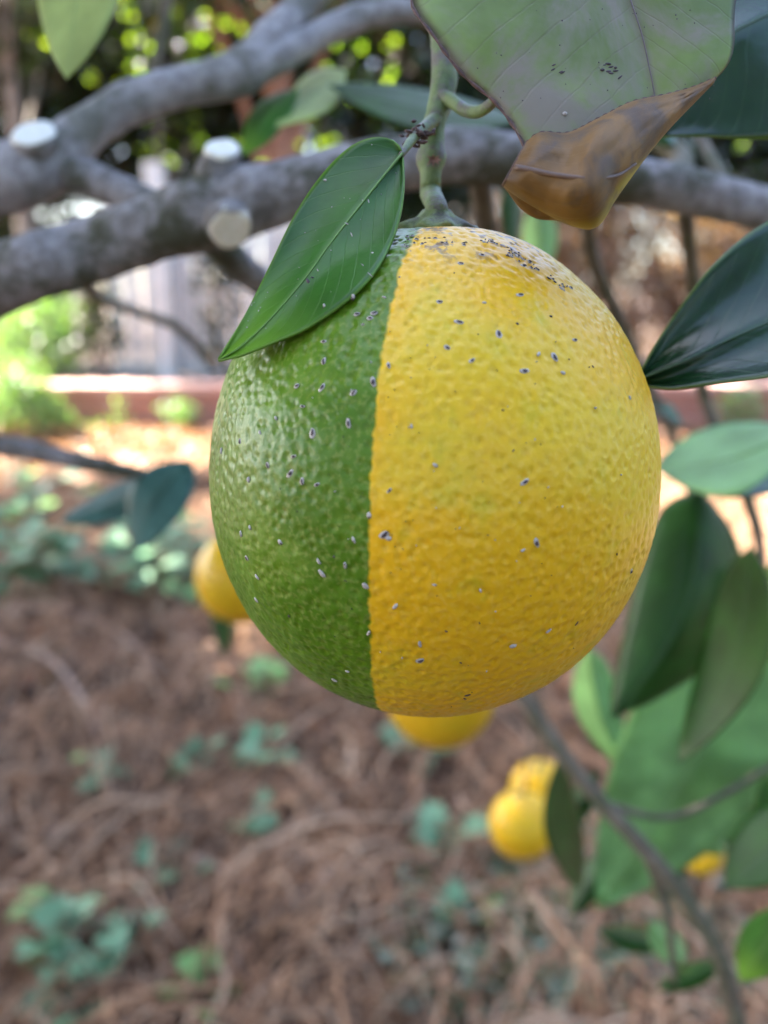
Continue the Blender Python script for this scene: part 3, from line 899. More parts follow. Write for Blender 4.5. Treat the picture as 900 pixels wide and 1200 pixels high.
# ------------------------------------------------------------------ leaves
def leaf(A, Mi, B, mat, rib='rib_green', nu=44, nv=9, bulge=0.0, wave=0.0, seed=0, parent=None, label=None, rib_w=2.4, thick=0.00035, ribs=True, clear=None):
    """A, Mi, B: two margins and the midrib from base to tip as (px, py, depth)"""
    a, m, b = (cat_rom([(p[0], p[1], p[2] * 970, p[2]) for p in L], nu) for L in (A, Mi, B))
    vs, fs, uvs = [], [], []
    W = 2 * nv + 1
    for i in range(nu):
        t = i / (nu - 1)
        for j in range(-nv, nv + 1):
            s = abs(j) / nv
            e = a[i] if j < 0 else b[i]
            q = m[i] * (1 - s) + e * s
            d = q[3] + bulge * 4 * s * (1 - s) + wave * s * s * math.sin(t * 13 + seed + (2 if j < 0 else 0)) * math.sin(math.pi * t)
            if clear: d = min(d, peel_depth(q[0], q[1]) - clear)
            vs.append(P(q[0], q[1], d))
            uvs.append((0.5 + 0.5 * j / nv, t))
        if i:
            for j in range(W - 1):
                o = (i - 1) * W + j
                fs.append((o, o + 1, o + W + 1, o + W))
    me = mesh('leaf', vs, fs)
    ul = me.uv_layers.new(name='UVMap')
    for lp in me.loops:
        ul.data[lp.index].uv = uvs[lp.vertex_index]
    o = link('leaf', me, parent or ctree, M[mat])
    so_ = o.modifiers.new('thickness', 'SOLIDIFY')
    so_.thickness = thick
    so_.offset = 0
    if label: o['label'] = label
    if ribs:
        mp = m[:, :]
        if mat in ('leaf_dark', 'leaf_mid', 'leaf_blue') and rib == 'rib_green': rib = 'rib_dark'
        pts = [P(q[0], q[1], (min(q[3], peel_depth(q[0], q[1]) - clear) if clear else q[3]) - 0.00025) for q in mp]
        rad = [max(0.25, rib_w * (1 - 0.8 * i / (nu - 1))) * mp[i][3] / F * 0.5 for i in range(nu)]
        v, f = tube_vf(pts, rad, 6)
        link('midrib', mesh('midrib', v, f), o, M[rib])
    return o

def leaf2(base, tip, w, mat, dA=0.0, dB=0.0, bend=0.0, sag=0.0, rib='rib_green', fat=0.45, seed=0, label=None, wave=0.0, bulge=0.0, parent=None, nu=26, nv=5):
    """leaf from base to tip (px, py, depth), w = half width in px, dA / dB depth of the two margins against the midrib"""
    bx, by, bd = base; tx, ty, td = tip
    L = math.hypot(tx - bx, ty - by)
    if (dA - dB) * (tx - bx) < 0:      # the upper face looks at the sky
        dA, dB = dB, dA
    ux, uy = (tx - bx) / L, (ty - by) / L
    nx_, ny_ = -uy, ux
    A, Mi, B = [], [], []
    for i in range(11):
        t = i / 10
        k = (math.sin(math.pi * t ** (math.log(0.5) / math.log(fat)))) ** 0.8 * w if 0 < t < 1 else 0
        c = bend * math.sin(math.pi * t)
        x, y, d = bx + ux * L * t + nx_ * c, by + uy * L * t + ny_ * c, bd + (td - bd) * t + sag * math.sin(math.pi * t)
        kk = k / max(w, 1)
        Mi.append((x, y, d)); A.append((x - nx_ * k, y - ny_ * k, d + dA * kk)); B.append((x + nx_ * k, y + ny_ * k, d + dB * kk))
    return leaf(A, Mi, B, mat, rib, nu, nv, bulge, wave, seed, parent, label, 5.0 if mat == 'leaf_pale' else 2.6)

# the leaf that lies against the fruit
D0, D1 = 0.128, 0.1165
leaf([(471, 178, .131), (462, 165, .1315), (440, 161, .132), (411, 172, .132), (379, 203, .131), (345, 252, .129), (311, 322, .126), (284, 374, .1235), (266, 405, .1225), (256, 421, .1215)],
     [(471, 180, .131), (452, 203, .1295), (417, 247, .127), (385, 288, .125), (357, 327, .1235), (313, 378, .122), (280, 408, .1215), (256, 422, .1215)],
     [(472, 184, .131), (474, 215, .1285), (470, 250, .1255), (458, 287, .1225), (437, 323, .1195), (407, 353, .1180), (362, 384, .1180), (318, 403, .1185), (282, 417, .120), (256, 423, .1215)],
     'leaf', bulge=0.0008, wave=0.0006, seed=2, label='glossy green leaf lying against the green side of the orange', rib_w=3.2, clear=0.0012)
HEROLEAF = [o for o in C.objects if o.name.startswith('leaf') and o.get('label', '').startswith('glossy green leaf lying')][0]
# glossy leaf to the right of the fruit
leaf([(750, 438, .153), (768, 404, .154), (800, 356, .1545), (838, 308, .1555), (890, 265, .156), (960, 230, .160), (1040, 230, .163), (1110, 265, .160)],
     [(748, 445, .152), (800, 424, .150), (850, 400, .150), (900, 378, .150), (960, 350, .150), (1040, 310, .152), (1110, 268, .160)],
     [(750, 452, .152), (790, 456, .148), (840, 449, .144), (900, 442, .141), (960, 430, .140), (1040, 390, .145), (1110, 270, .160)],
     'leaf_dark', bulge=0.0025, wave=0.001, seed=5, label='dark glossy leaf touching the yellow side of the orange', rib_w=3)
# dark leaf at the top right
leaf([(1010, -90, .165), (930, -70, .165), (860, -20, .165), (815, 30, .163), (795, 80, .162), (782, 130, .161), (776, 158, .160)],
     [(1010, -60, .165), (940, 0, .162), (890, 22, .160), (850, 45, .159), (815, 90, .159), (792, 130, .160), (776, 159, .160)],
     [(1020, -20, .165), (1010, 60, .160), (970, 130, .157), (920, 160, .157), (870, 163, .158), (820, 160, .159), (776, 160, .160)],
     'leaf_dark', bulge=0.0006, seed=3, label='dark green leaf behind the curled brown leaf', rib_w=3)
# the ageing curled leaf
blade = leaf([(600, -190, .128), (540, -110, .127), (500, -40, .126), (482, 2, .125), (508, 42, .1245), (541, 86, .124), (580, 120, .1235), (603, 150, .1235), (620, 182, .1235)],
     [(690, -210, .130), (705, -120, .130), (722, -60, .129), (739, 0, .128), (752, 40, .1272), (760, 75, .1266), (767, 112, .126), (766, 140, .126), (750, 165, .126)],
     [(780, -190, .130), (850, -120, .131), (872, -60, .130), (862, 0, .1285), (860, 25, .128), (860, 48, .1275), (857, 66, .127), (846, 84, .1268), (815, 112, .1265)],
     'leaf_old', 'rib_old', bulge=-0.0012, wave=0.0008, seed=1, label='ageing grey-green leaf with its brown tip rolled up', rib_w=3.4, nv=14)

def roll():
    top = [(617, 168), (634, 156), (667, 156), (704, 138), (741, 120), (783, 111), (815, 102), (838, 92)]
    bot = [(590, 217), (612, 233), (640, 249), (672, 264), (700, 264), (726, 225), (775, 160), (836, 96)]
    nu, nv = 90, 48
    T, Bt = cat_rom(top, nu), cat_rom(bot, nu)
    vs, fs, uvs, fr = [], [], [], []
    for i in range(nu):
        s = i / (nu - 1)
        wpx = math.hypot(*(T[i] - Bt[i]))
        rz = wpx * 0.125 / F * 0.60
        rz *= 1.0
        dmid = 0.1205 + 0.0045 * s
        for j in range(nv):
            # from the front margin down round the bottom and up behind the blade
            a = math.pi * (0.04 + 1.50 * j / (nv - 1))
            # a = 0 front top, pi/2 front, pi bottom, 3pi/2 back
            k = (1 - math.cos(min(a, math.pi))) / 2 if a <= math.pi else (1 - math.cos(a)) / 2
            front = math.sin(a)
            x, y = T[i] + (Bt[i] - T[i]) * k
            d = dmid - front * rz * (1.0 if front > 0 else 0.55)
            if front < 0:               # the inner lip shows at the open end
                y += 15 * math.sin(math.pi * min(1, s / 0.24)) * min(1, -front * 2.5)
                x -= 3 * math.sin(math.pi * min(1, s / 0.24)) * min(1, -front * 2.5)
            rip = 0.00030 * math.sin(9 * s + 5 * k) + 0.00022 * math.sin(23 * s + 2 + 3 * k) + 0.0006 * mnoise.noise(Vector((s * 6, k * 4, 1.0))) + 0.0003 * mnoise.noise(Vector((s * 14, k * 9, 4.0))) - 0.0004 * abs(mnoise.noise(Vector((s * 22 + k * 8, k * 5, 7.0))))
            if front > 0.05: fr.append((x, y, d + rip))
            vs.append(P(x, y, d + rip))
            uvs.append((0.5 + 0.45 * (j / (nv - 1) - 0.3), k * (0.84 + 0.16 * math.exp(-((s - .5) / .2) ** 2)) if front >= 0 else 0.3))
        if i:
            for j in range(nv - 1):
                o = (i - 1) * nv + j
                fs.append((o, o + 1, o + nv + 1, o + nv))
    me = mesh('rolled_tip', vs, fs)
    ul = me.uv_layers.new(name='UVMap')
    for lp in me.loops:
        ul.data[lp.index].uv = uvs[lp.vertex_index]
    o = link('rolled_tip', me, blade, M['leaf_curl'])
    md = o.modifiers.new('thickness', 'SOLIDIFY'); md.thickness = 0.0004; md.offset = 0
    o['label'] = 'brown rolled leaf tip with a yellow lower edge'
    # dark dried margin of the leaf along the roll
    mg = [P(T[i][0], T[i][1], 0.1203 + 0.0045 * i / (nu - 1)) for i in range(nu)]
    mg = [vs[i * nv] for i in range(nu)]
    v, f = tube_vf(mg, [0.00028 * (1 + .3 * math.sin(i * 1.7)) for i in range(nu)], 6)
    link('dried_margin', mesh('dried_margin', v, f), blade, M['crust'])
    mg = [vs[j] for j in range(nv)]
    v, f = tube_vf(mg, [0.00026] * nv, 6)
    link('dried_margin', mesh('dried_margin', v, f), blade, M['crust'])
    # ridge of the midrib round the roll
    q = cat_rom([(604, 196), (622, 199), (650, 205), (690, 209), (722, 206), (745, 192)], 30)
    fa = np.array(fr)
    dd = [fa[np.argmin((fa[:, 0] - x) ** 2 + (fa[:, 1] - y) ** 2), 2] - 0.0003 for x, y in q]
    dd = np.convolve(np.pad(dd, 4, mode='edge'), np.ones(9) / 9, 'valid')
    pts = [P(q[i][0], q[i][1], dd[i]) for i in range(30)]
    v, f = tube_vf(pts, [0.00042 * (1 - 0.5 * i / 29) for i in range(30)], 7)
    link('ridge', mesh('ridge', v, f), blade, M['rib_brown'])
roll()
bw = 2 * 14 + 1
mg = [blade.data.vertices[i * bw].co.copy() for i in range(44)]
v, f = tube_vf(mg, [0.00026 * (1 + .4 * math.sin(i * 2.3)) for i in range(44)], 6)
link('dried_margin', mesh('dried_margin', v, f), blade, M['crust'])

# marks on the ageing leaf
def specks_on_px(name, items, parent, depth_fn, mat):
    vs, fs = [], []
    for px, py, L, W, ang in items:
        c = P(px, py, depth_fn(px, py))
        ax = CR * math.cos(ang) - CU * math.sin(ang)
        bx = CR * math.sin(ang) + CU * math.cos(ang)
        s = depth_fn(px, py) / F
        v0 = len(vs)
        for (a, r) in ((0, 0), (.5, .7), (1, 1)):
            for k in range(8):
                t = k * math.pi / 4
                vs.append(c + ax * (L / 2 * s * r * math.cos(t)) + bx * (W / 2 * s * r * math.sin(t)) - CF * (W * .35 * s * (1 - a)))
        for j in range(2):
            for k in range(8):
                k2 = (k + 1) % 8
                fs.append((v0 + j * 8 + k, v0 + j * 8 + k2, v0 + j * 8 + 8 + k2, v0 + j * 8 + 8 + k))
    o = link(name, mesh(name, vs, fs), parent, M[mat])
    o['kind'] = 'stuff'
    return o
it = [(718 + rnd.gauss(0, 5), 82 + rnd.gauss(0, 5), rnd.uniform(4, 9), rnd.uniform(2, 4), rnd.uniform(-.9, .3)) for _ in range(10)]
it += [(655 + rnd.gauss(0, 4), 81 + rnd.gauss(0, 2), rnd.uniform(3, 7), 2, -0.5) for _ in range(4)] + [(rnd.uniform(530, 840), rnd.uniform(5, 130), rnd.uniform(1, 2.4), rnd.uniform(1, 2), rnd.uniform(0, 3)) for _ in range(40)]
bv = [(v.co.copy()) for v in blade.data.vertices]
bvp = np.array([((p - CAM).dot(CR) / (p - CAM).dot(CF) * F + 450, -(p - CAM).dot(CU) / (p - CAM).dot(CF) * F + 600, (p - CAM).dot(CF)) for p in bv])
def blade_d(px, py):
    return bvp[np.argmin((bvp[:, 0] - px) ** 2 + (bvp[:, 1] - py) ** 2), 2] - 0.00025
specks_on_px('dark_marks', it, blade, blade_d, 'scale_dark')
hv = np.array([((p - CAM).dot(CR) / (p - CAM).dot(CF) * F + 450, -(p - CAM).dot(CU) / (p - CAM).dot(CF) * F + 600, (p - CAM).dot(CF)) for p in [q.co.copy() for q in HEROLEAF.data.vertices]])
def hero_d(px, py):
    return hv[np.argmin((hv[:, 0] - px) ** 2 + (hv[:, 1] - py) ** 2), 2] - 0.0003
fl = [(437, 297, 5, 3, .6), (414, 347, 6, 4, 1.2), (380, 358, 5, 3, 1.0), (428, 313, 14, 1.4, .7), (434, 322, 9, 1.2, .7), (406, 262, 5, 2, .4), (412, 275, 6, 1.5, 1.2), (373, 318, 8, 1.3, 1.1), (395, 240, 6, 1.4, 1.2), (432, 236, 6, 1.6, 1.3), (381, 211, 4, 3, 0)]
for _ in range(40):
    t = rnd.random(); k = rnd.gauss(0, 22)
    fl.append((468 - 190 * t + k * .75, 186 + 215 * t + k * .6 * (1 - .5 * t), rnd.uniform(.9, 1.9), rnd.uniform(.8, 1.5), rnd.uniform(0, 3)))
specks_on_px('flecks_and_glints', fl, HEROLEAF, hero_d, 'scale_wax')  # pale specks for dust, scratches and painted glints
specks_on_px('dark_flecks', [(361, 330, 9, 4, 1.1), (413, 350, 5, 3, .9), (366, 325, 4, 2, .3), (437, 300, 4, 2, .3), (379, 361, 3, 2, 1)], HEROLEAF, hero_d, 'scale_dark')
specks_on_px('pale_mark', [(662, 133, 6, 5, 0)], blade, blade_d, 'scale_wax')

# other leaves of the tree, more or less out of focus
leaf2((105, -120, .235), (78, 93, .215), 50, 'leaf_lime', -.012, .012, 0, 0, fat=0.42, label='pale lime leaf hanging at the top left')
leaf2((350, 105, .31), (285, 182, .305), 20, 'leaf', .01, -.005, 6, fat=.5)
leaf2((322, 150, .300), (405, 82, .325), 24, 'leaf_lime', .02, -.02, 0, 0, fat=.6, label='pale leaf catching the light under the fork')  # pale lime colour stands in for sky glare
leaf2((385, 100, .30), (610, 142, .27), 24, 'leaf_mid', .012, -.008, 8, fat=.5, label='dark green leaf lying behind the fruit stem')
leaf2((200, 556, .41), (70, 612, .42), 20, 'leaf_blue', .02, -.01, -6, fat=.45)
leaf2((225, 540, .40), (160, 645, .385), 34, 'leaf_blue', .015, -.01, 12, fat=.45, label='blue-green leaf hanging left of the orange')
leaf2((260, 545, .41), (330, 640, .42), 30, 'leaf_blue', .01, -.01, 0)
# right hand group
leaf2((940, 500, .30), (768, 548, .33), 42, 'leaf_pale', .03, -.03, -14, fat=.55, label='blue-green leaf seen flat below the glossy dark leaf', sag=-.01)
leaf2((930, 560, .33), (800, 572, .34), 22, 'leaf_mid', .02, -.02, 4)
leaf2((820, 572, .36), (716, 842, .35), 66, 'leaf_mid', .02, .02, -34, -.01, fat=.40, label='large dark green leaf hanging behind the right edge of the orange', bulge=-.003)
leaf2((945, 660, .44), (700, 1065, .45), 96, 'leaf_pale', .0, .0, -8, fat=.46, label='very large pale green leaf at the lower right', bulge=.002)
leaf2((880, 640, .31), (795, 895, .33), 40, 'leaf_mid', .02, -.02, -22, fat=.42, label='narrow dark leaf edge-on over the large pale leaf')
leaf2((905, 660, .35), (890, 790, .36), 30, 'leaf_lime', .02, .01, 8, fat=.45)
leaf2((690, 760, .46), (735, 905, .45), 26, 'leaf_pale', .012, .012, 10, fat=.4, label='pale shining leaf below the right edge of the orange')
leaf2((655, 890, .46), (680, 1045, .46), 22, 'leaf_mid', .02, -.02, 8, fat=.5)
leaf2((660, 900, .52), (655, 1010, .52), 16, 'leaf_lime', .01, 0, 0)
leaf2((960, 940, .36), (850, 1040, .38), 44, 'leaf_mid', .02, -.01, 0, fat=.5)
leaf2((930, 1060, .33), (868, 1150, .35), 34, 'leaf', .02, -.01, 0, fat=.5)
leaf2((770, 1060, .50), (800, 1000, .52), 16, 'leaf_mid', .02, 0)
leaf2((850, 1000, .50), (800, 960, .50), 16, 'leaf_pale', .02, 0)
leaf2((840, 985, .5), (870, 950, .5), 18, 'leaf_pale', .0, .01)
leaf2((780, 1110, .5), (700, 1090, .5), 16, 'leaf_mid', .02, 0)
leaf2((800, 1130, .45), (760, 1080, .46), 18, 'leaf_pale', .02, 0)
leaf2((905, 800, .47), (850, 960, .47), 30, 'leaf_mid', .01, .0, 6, fat=.45)
leaf2((720, 1000, .52), (668, 1075, .52), 20, 'leaf_mid', .015, 0, 4)
leaf2((900, 905, .40), (935, 1010, .40), 30, 'leaf', .01, 0, 0)
leaf2((700, 905, .50), (655, 985, .50), 15, 'leaf_mid', .01, 0, 0)
leaf2((845, 1130, .44), (770, 1160, .45), 15, 'leaf_mid', .015, 0, 0)
leaf2((760, 470, .44), (800, 500, .43), 12, 'leaf_mid', .01, 0)
leaf2((790, 172, .30), (745, 120, .30), 14, 'leaf_mid', .01, 0)
leaf2((598, 200, .42), (600, 300, .43), 12, 'leaf_mid', .01, 0)
leaf2((632, 235, .46), (634, 330, .47), 20, 'leaf_pale', .02, .01)
leaf2((260, 640, .72), (262, 770, .72), 16, 'leaf_mid', .02, 0)
leaf2((470, -80, .34), (440, 30, .34), 22, 'leaf_mid', .02, 0)

# twig, node and petioles over the fruit
pole = HM @ Vector((0, 0, RZ * 0.978 + 0.0022))
pd = (pole - CAM).dot(CF); ppx = (pole - CAM).dot(CR) / pd * F + 450; ppy = -(pole - CAM).dot(CU) / pd * F + 600
limb([(640, -150, .36, 12), (560, -110, .24, 13), (520, -40, .172, 13.5), (517, 20, .158, 14), (521, 70, .154, 15.5), (519, 104, .153, 15.5), (514, 128, .1525, 13.5), (508, 150, .152, 13), (507, 170, .152, 14), (506, 182, .152, 17.5), (505, 190, .152, 17), (505, 200, .152, 13), (505, 212, .152, 12.2), (505, 228, .152, 12.6), (ppx, ppy - 12, pd, 12.6), (ppx, ppy + 4, pd, 15.5)], 110, 18, 0.10, 420, 'stem', 'twig', 'green stem carrying the two-coloured orange')
limb([(516, 112, .152, 9), (530, 119, .150, 8), (545, 129, .147, 7.5), (560, 131, .144, 7), (574, 123, .140, 6.5), (590, 105, .136, 5.5)], 40, 12, 0.05, 300, 'stem', 'petiole')
limb([(510, 140, .151, 8), (500, 147, .146, 7), (489, 157, .140, 6.5), (478, 170, .134, 5), (470, 182, .131, 3.5)], 30, 12, 0.08, 300, 'stem', 'petiole')
# crust of scale insects on the petiole, scar at the node
def crumbs(name, items, mat, parent):
    vs, fs = [], []
    for px, py, d, r, sd in items:
        bm = bmesh.new()
        bmesh.ops.create_icosphere(bm, subdivisions=1, radius=1)
        c = P(px, py, d); q = Quaternion(Vector((rnd.gauss(0, 1), rnd.gauss(0, 1), rnd.gauss(0, 1))).normalized(), rnd.uniform(0, 3))
        s = r * d / F
        o0 = len(vs)
        for w in bm.verts:
            p = Vector((w.co.x * 1.6, w.co.y * .8, w.co.z * .6)) * s
            vs.append(c + q @ p)
        for fc in bm.faces: fs.append(tuple(o0 + w.index for w in fc.verts))
        bm.free()
    return link(name, mesh(name, vs, fs), parent, M[mat])
cr1 = crumbs('brown_crust', [(489 + rnd.gauss(0, 7) , 160 + rnd.gauss(0, 6), .1385 + rnd.uniform(-.0016, .0010), rnd.uniform(1.8, 4.2), 0) for _ in range(52)], 'crust', ctree)
cr1['kind'] = 'stuff'
# bract scar
vs, fs = [], []
for k in range(7):
    a = -2.4 + k * 0.8
    b0 = P(508 + 5 * math.cos(a) * .5, 187, .1496)
    tipp = P(508 + 10 * math.cos(a), 188 + 8 * math.sin(a), .1482)
    wv = (tipp - b0).cross(CF).normalized() * (2.6 * .14 / F)
    o0 = len(vs)
    vs += [b0 - wv, b0 + wv, tipp, (b0 + tipp) / 2 - CF * .0006]
    fs += [(o0, o0 + 3, o0 + 2), (o0 + 3, o0 + 1, o0 + 2), (o0, o0 + 1, o0 + 3)]
link('bract_scar', mesh('bract_scar', vs, fs), ctree, M['bract'])

# ------------------------------------------------------------------ fruits
def fruit_mesh(name, rx, rz, nu, nv, seed, amp=0.0, glands=0):
    th = np.pi * np.arange(1, nv) / nv
    ph = 2 * np.pi * np.arange(nu) / nu
    T_, P_ = np.meshgrid(th, ph, indexing='ij')
    D = np.stack([np.sin(T_) * np.cos(P_), np.sin(T_) * np.sin(P_), np.cos(T_)], -1).reshape(-1, 3)
    tt = T_.reshape(-1)
    pit = np.zeros(len(D))
    if glands:
        from mathutils.kdtree import KDTree
        rn = np.random.default_rng(5)
        k = np.arange(glands) + 0.5
        gz = 1 - 2 * k / glands
        ga = k * math.pi * (3 - math.sqrt(5))
        G = np.stack([np.sqrt(1 - gz ** 2) * np.cos(ga), np.sqrt(1 - gz ** 2) * np.sin(ga), gz], -1)
        sp = math.sqrt(4 * math.pi / glands)
        G += rn.normal(size=G.shape) * sp * 0.33
        G /= np.linalg.norm(G, axis=1)[:, None]
        depth = rn.uniform(0.35, 1.0, glands)
        width = sp * rn.uniform(0.26, 0.42, glands)
        kd = KDTree(glands)
        for i, g_ in enumerate(G): kd.insert(g_, i)
        kd.balance()
        for i, d in enumerate(D):
            co, gi, dist = kd.find(d)
            pit[i] = depth[gi] * math.exp(-(dist / width[gi]) ** 2)
    r = np.empty(len(D))
    for i, d in enumerate(D):
        d = Vector(d)
        q = 1 + 0.012 * mnoise.noise(d * 1.3 + Vector((seed, 0, 0))) + 0.006 * mnoise.noise(d * 3 + Vector((0, seed, 0)))
        if amp:
            q += amp * (mnoise.noise(d * 26) + 0.5 * mnoise.noise(d * 55))
        r[i] = q
    r -= 0.06 * np.exp(-(tt / 0.16) ** 2) + 0.03 * np.exp(-((math.pi - tt) / 0.2) ** 2)
    r -= 0.0068 * pit
    V = D * np.array([rx, rx, rz]) * r[:, None]
    o = len(V)
    V = np.vstack([V, [(0, 0, rz * 0.94), (0, 0, -rz * 0.965)]])
    fs = []
    for j in range(nv - 2):
        for i in range(nu):
            i2 = (i + 1) % nu
            fs.append((j * nu + i, (j + 1) * nu + i, (j + 1) * nu + i2, j * nu + i2))
    for i in range(nu):
        fs.append((o, i, (i + 1) % nu))
        fs.append((o + 1, (nv - 2) * nu + (i + 1) % nu, (nv - 2) * nu + i))
    me = mesh(name, V.tolist(), fs)
    at = me.attributes.new('pit', 'FLOAT', 'POINT')
    at.data.foreach_set('value', np.append(pit, [0.0, 0.0]).astype(np.float32))
    return me

def calyx_mesh(name, r, h, lobes=5):
    vs, fs = [], []
    K = 60
    prof = [(0.15, 1.0), (0.36, 0.95), (0.5, 0.62), (0.8, 0.30), (1.0, 0.12), (1.04, -0.06), (0.9, -0.25)]
    for rr, zz in prof:
        for k in range(K):
            a = 2 * math.pi * k / K
            lob = 1 + (0.16 * math.cos(lobes * a) + 0.06 * math.sin(7 * a + 1)) * max(0, rr - .3)
            vs.append(Vector((math.cos(a) * r * rr * lob, math.sin(a) * r * rr * lob, h * zz + h * .12 * math.sin(9 * a + rr * 5) * rr)))
    for j in range(len(prof) - 1):
        for k in range(K):
            k2 = (k + 1) % K
            fs.append((j * K + k, (j + 1) * K + k, (j + 1) * K + k2, j * K + k2))
    fs.append(tuple(range(K)))
    return mesh(name, vs, fs)

hero = thing('orange_fruit', 'large half green half yellow orange hanging by its green stem', 'orange', OC)
hero.rotation_euler = (TILT @ Matrix.Rotation(SEAM, 4, 'Z')).to_euler()
peel = bpy.data.objects.new('peel', fruit_mesh('peel', RX, RZ, 820, 460, 3.0, 0.0016, 7400))
peel.data.materials.append(M['peel']); C.objects.link(peel); peel.parent = hero
cal = bpy.data.objects.new('calyx', calyx_mesh('calyx', 0.0063, 0.0032))
cal.data.materials.append(M['calyx']); C.objects.link(cal); cal.parent = hero
cal.location = (0, 0, RZ * 0.978)

# scale insects, each where it sits on the peel
SP = [  # px, py, length px, angle (deg), type: d dark with pale rim, w waxy pale, b bare brown
    (433, 372, 9, 30, 'd'), (438, 366, 10, -10, 'd'), (418, 368, 9, 20, 'd'), (450, 348, 6, 20, 'w'), (379, 400, 8, 20, 'd'), (379, 423, 10, 80, 'd'), (347, 452, 9, 0, 'd'),
    (377, 454, 11, -60, 'd'), (437, 447, 12, 80, 'd'), (414, 460, 10, -50, 'd'), (455, 427, 8, 80, 'd'), (354, 476, 7, 10, 'd'), (323, 490, 7, 60, 'w'), (305, 507, 7, 60, 'w'),
    (366, 508, 13, -70, 'd'), (408, 496, 11, 70, 'd'), (344, 535, 8, 0, 'd'), (281, 517, 9, 80, 'd'), (258, 528, 9, -80, 'w'), (314, 545, 9, 70, 'd'), (340, 555, 12, -30, 'd'),
    (354, 564, 10, 80, 'd'), (371, 568, 8, -10, 'd'), (292, 562, 10, 80, 'w'), (284, 625, 9, -70, 'w'), (294, 618, 8, 60, 'w'), (329, 635, 10, 30, 'w'), (373, 658, 9, 70, 'w'),
    (377, 672, 13, 40, 'w'), (404, 663, 9, -80, 'w'), (391, 653, 6, 60, 'b'), (291, 653, 9, 50, 'd'), (303, 675, 9, 45, 'w'), (302, 702, 9, 30, 'w'), (340, 721, 7, 50, 'b'), (414, 633, 9, 80, 'w'),
    (428, 687, 12, 60, 'w'), (463, 711, 11, -60, 'w'), (432, 742, 9, -60, 'w'), (492, 755, 11, 85, 'w'), (492, 775, 13, -25, 'd'), (407, 787, 7, 0, 'w'), (392, 797, 9, 20, 'w'),
    (432, 604, 10, 80, 'w'), (450, 627, 14, -40, 'd'), (455, 631, 10, 0, 'w'), (456, 575, 7, -50, 'd'), (482, 499, 6, 70, 'w'), (515, 352, 9, 20, 'd'), (538, 376, 11, 5, 'd'), (524, 406, 9, 50, 'd'),
    (553, 422, 8, -25, 'd'), (585, 391, 13, -80, 'd'), (615, 434, 12, -5, 'd'), (632, 414, 8, -70, 'w'), (651, 417, 13, 80, 'd'), (661, 436, 8, 0, 'w'), (675, 397, 8, -10, 'd'),
    (611, 343, 11, -30, 'd'), (568, 353, 6, -10, 'w'), (540, 307, 9, 30, 'd'), (565, 297, 8, 30, 'd'), (614, 310, 8, 20, 'd'), (659, 338, 9, 30, 'w'), (607, 378, 7, 20, 'b'), (647, 369, 7, 0, 'b'),
    (615, 565, 11, -40, 'd'), (629, 636, 12, 70, 'd'), (613, 645, 7, -20, 'w'), (509, 685, 6, 0, 'w'), (563, 692, 6, 60, 'w'), (523, 740, 6, 20, 'b'), (601, 757, 12, 15, 'w'), (642, 738, 9, -45, 'w'),
    (674, 729, 9, -70, 'b'), (548, 815, 12, -30, 'b'), (545, 819, 9, 60, 'b'), (540, 777, 6, 40, 'b'), (739, 669, 8, 80, 'd'), (602, 528, 5, -40, 'b'), (590, 480, 5, 0, 'b'), (668, 420, 4, 0, 'b'),
    (696, 429, 6, 40, 'b'), (698, 478, 5, 0, 'w'), (738, 466, 6, 60, 'w'), (722, 649, 5, 60, 'b'), (562, 730, 5, 70, 'b'), (425, 380, 5, 0, 'w'), (510, 545, 8, 20, 'w'),
]
vs_d, fs_d, vs_w, fs_w = [], [], [], []
def blob(vs, fs, p, nrm, ax, L, W, Hh, lift=0.0, ring=8):
    bx = nrm.cross(ax)
    o0 = len(vs)
    for (rr, hh) in ((1.0, -0.2), (0.85, 0.6), (0.45, 0.95)):
        for k in range(ring):
            t = 2 * math.pi * k / ring
            w = 1 + 0.18 * math.sin(2 * t + L * 9e4) + .08 * math.sin(3 * t)
            vs.append(p + ax * (L * .5 * rr * math.cos(t) * w) + bx * (W * .5 * rr * math.sin(t) * w) + nrm * (Hh * hh + lift))
    vs.append(p + nrm * (Hh + lift))
    for j in range(2):
        for k in range(ring):
            k2 = (k + 1) % ring
            fs.append((o0 + j * ring + k, o0 + j * ring + k2, o0 + (j + 1) * ring + k2, o0 + (j + 1) * ring + k))
    for k in range(ring):
        fs.append((o0 + 2 * ring + k, o0 + 2 * ring + (k + 1) % ring, o0 + 3 * ring))
R3 = HI.to_3x3()
extra = [(rnd.gauss(505, 120), rnd.gauss(560, 130), rnd.uniform(1.6, 3.4), rnd.uniform(0, 180), rnd.choice('bbw')) for _ in range(90)]
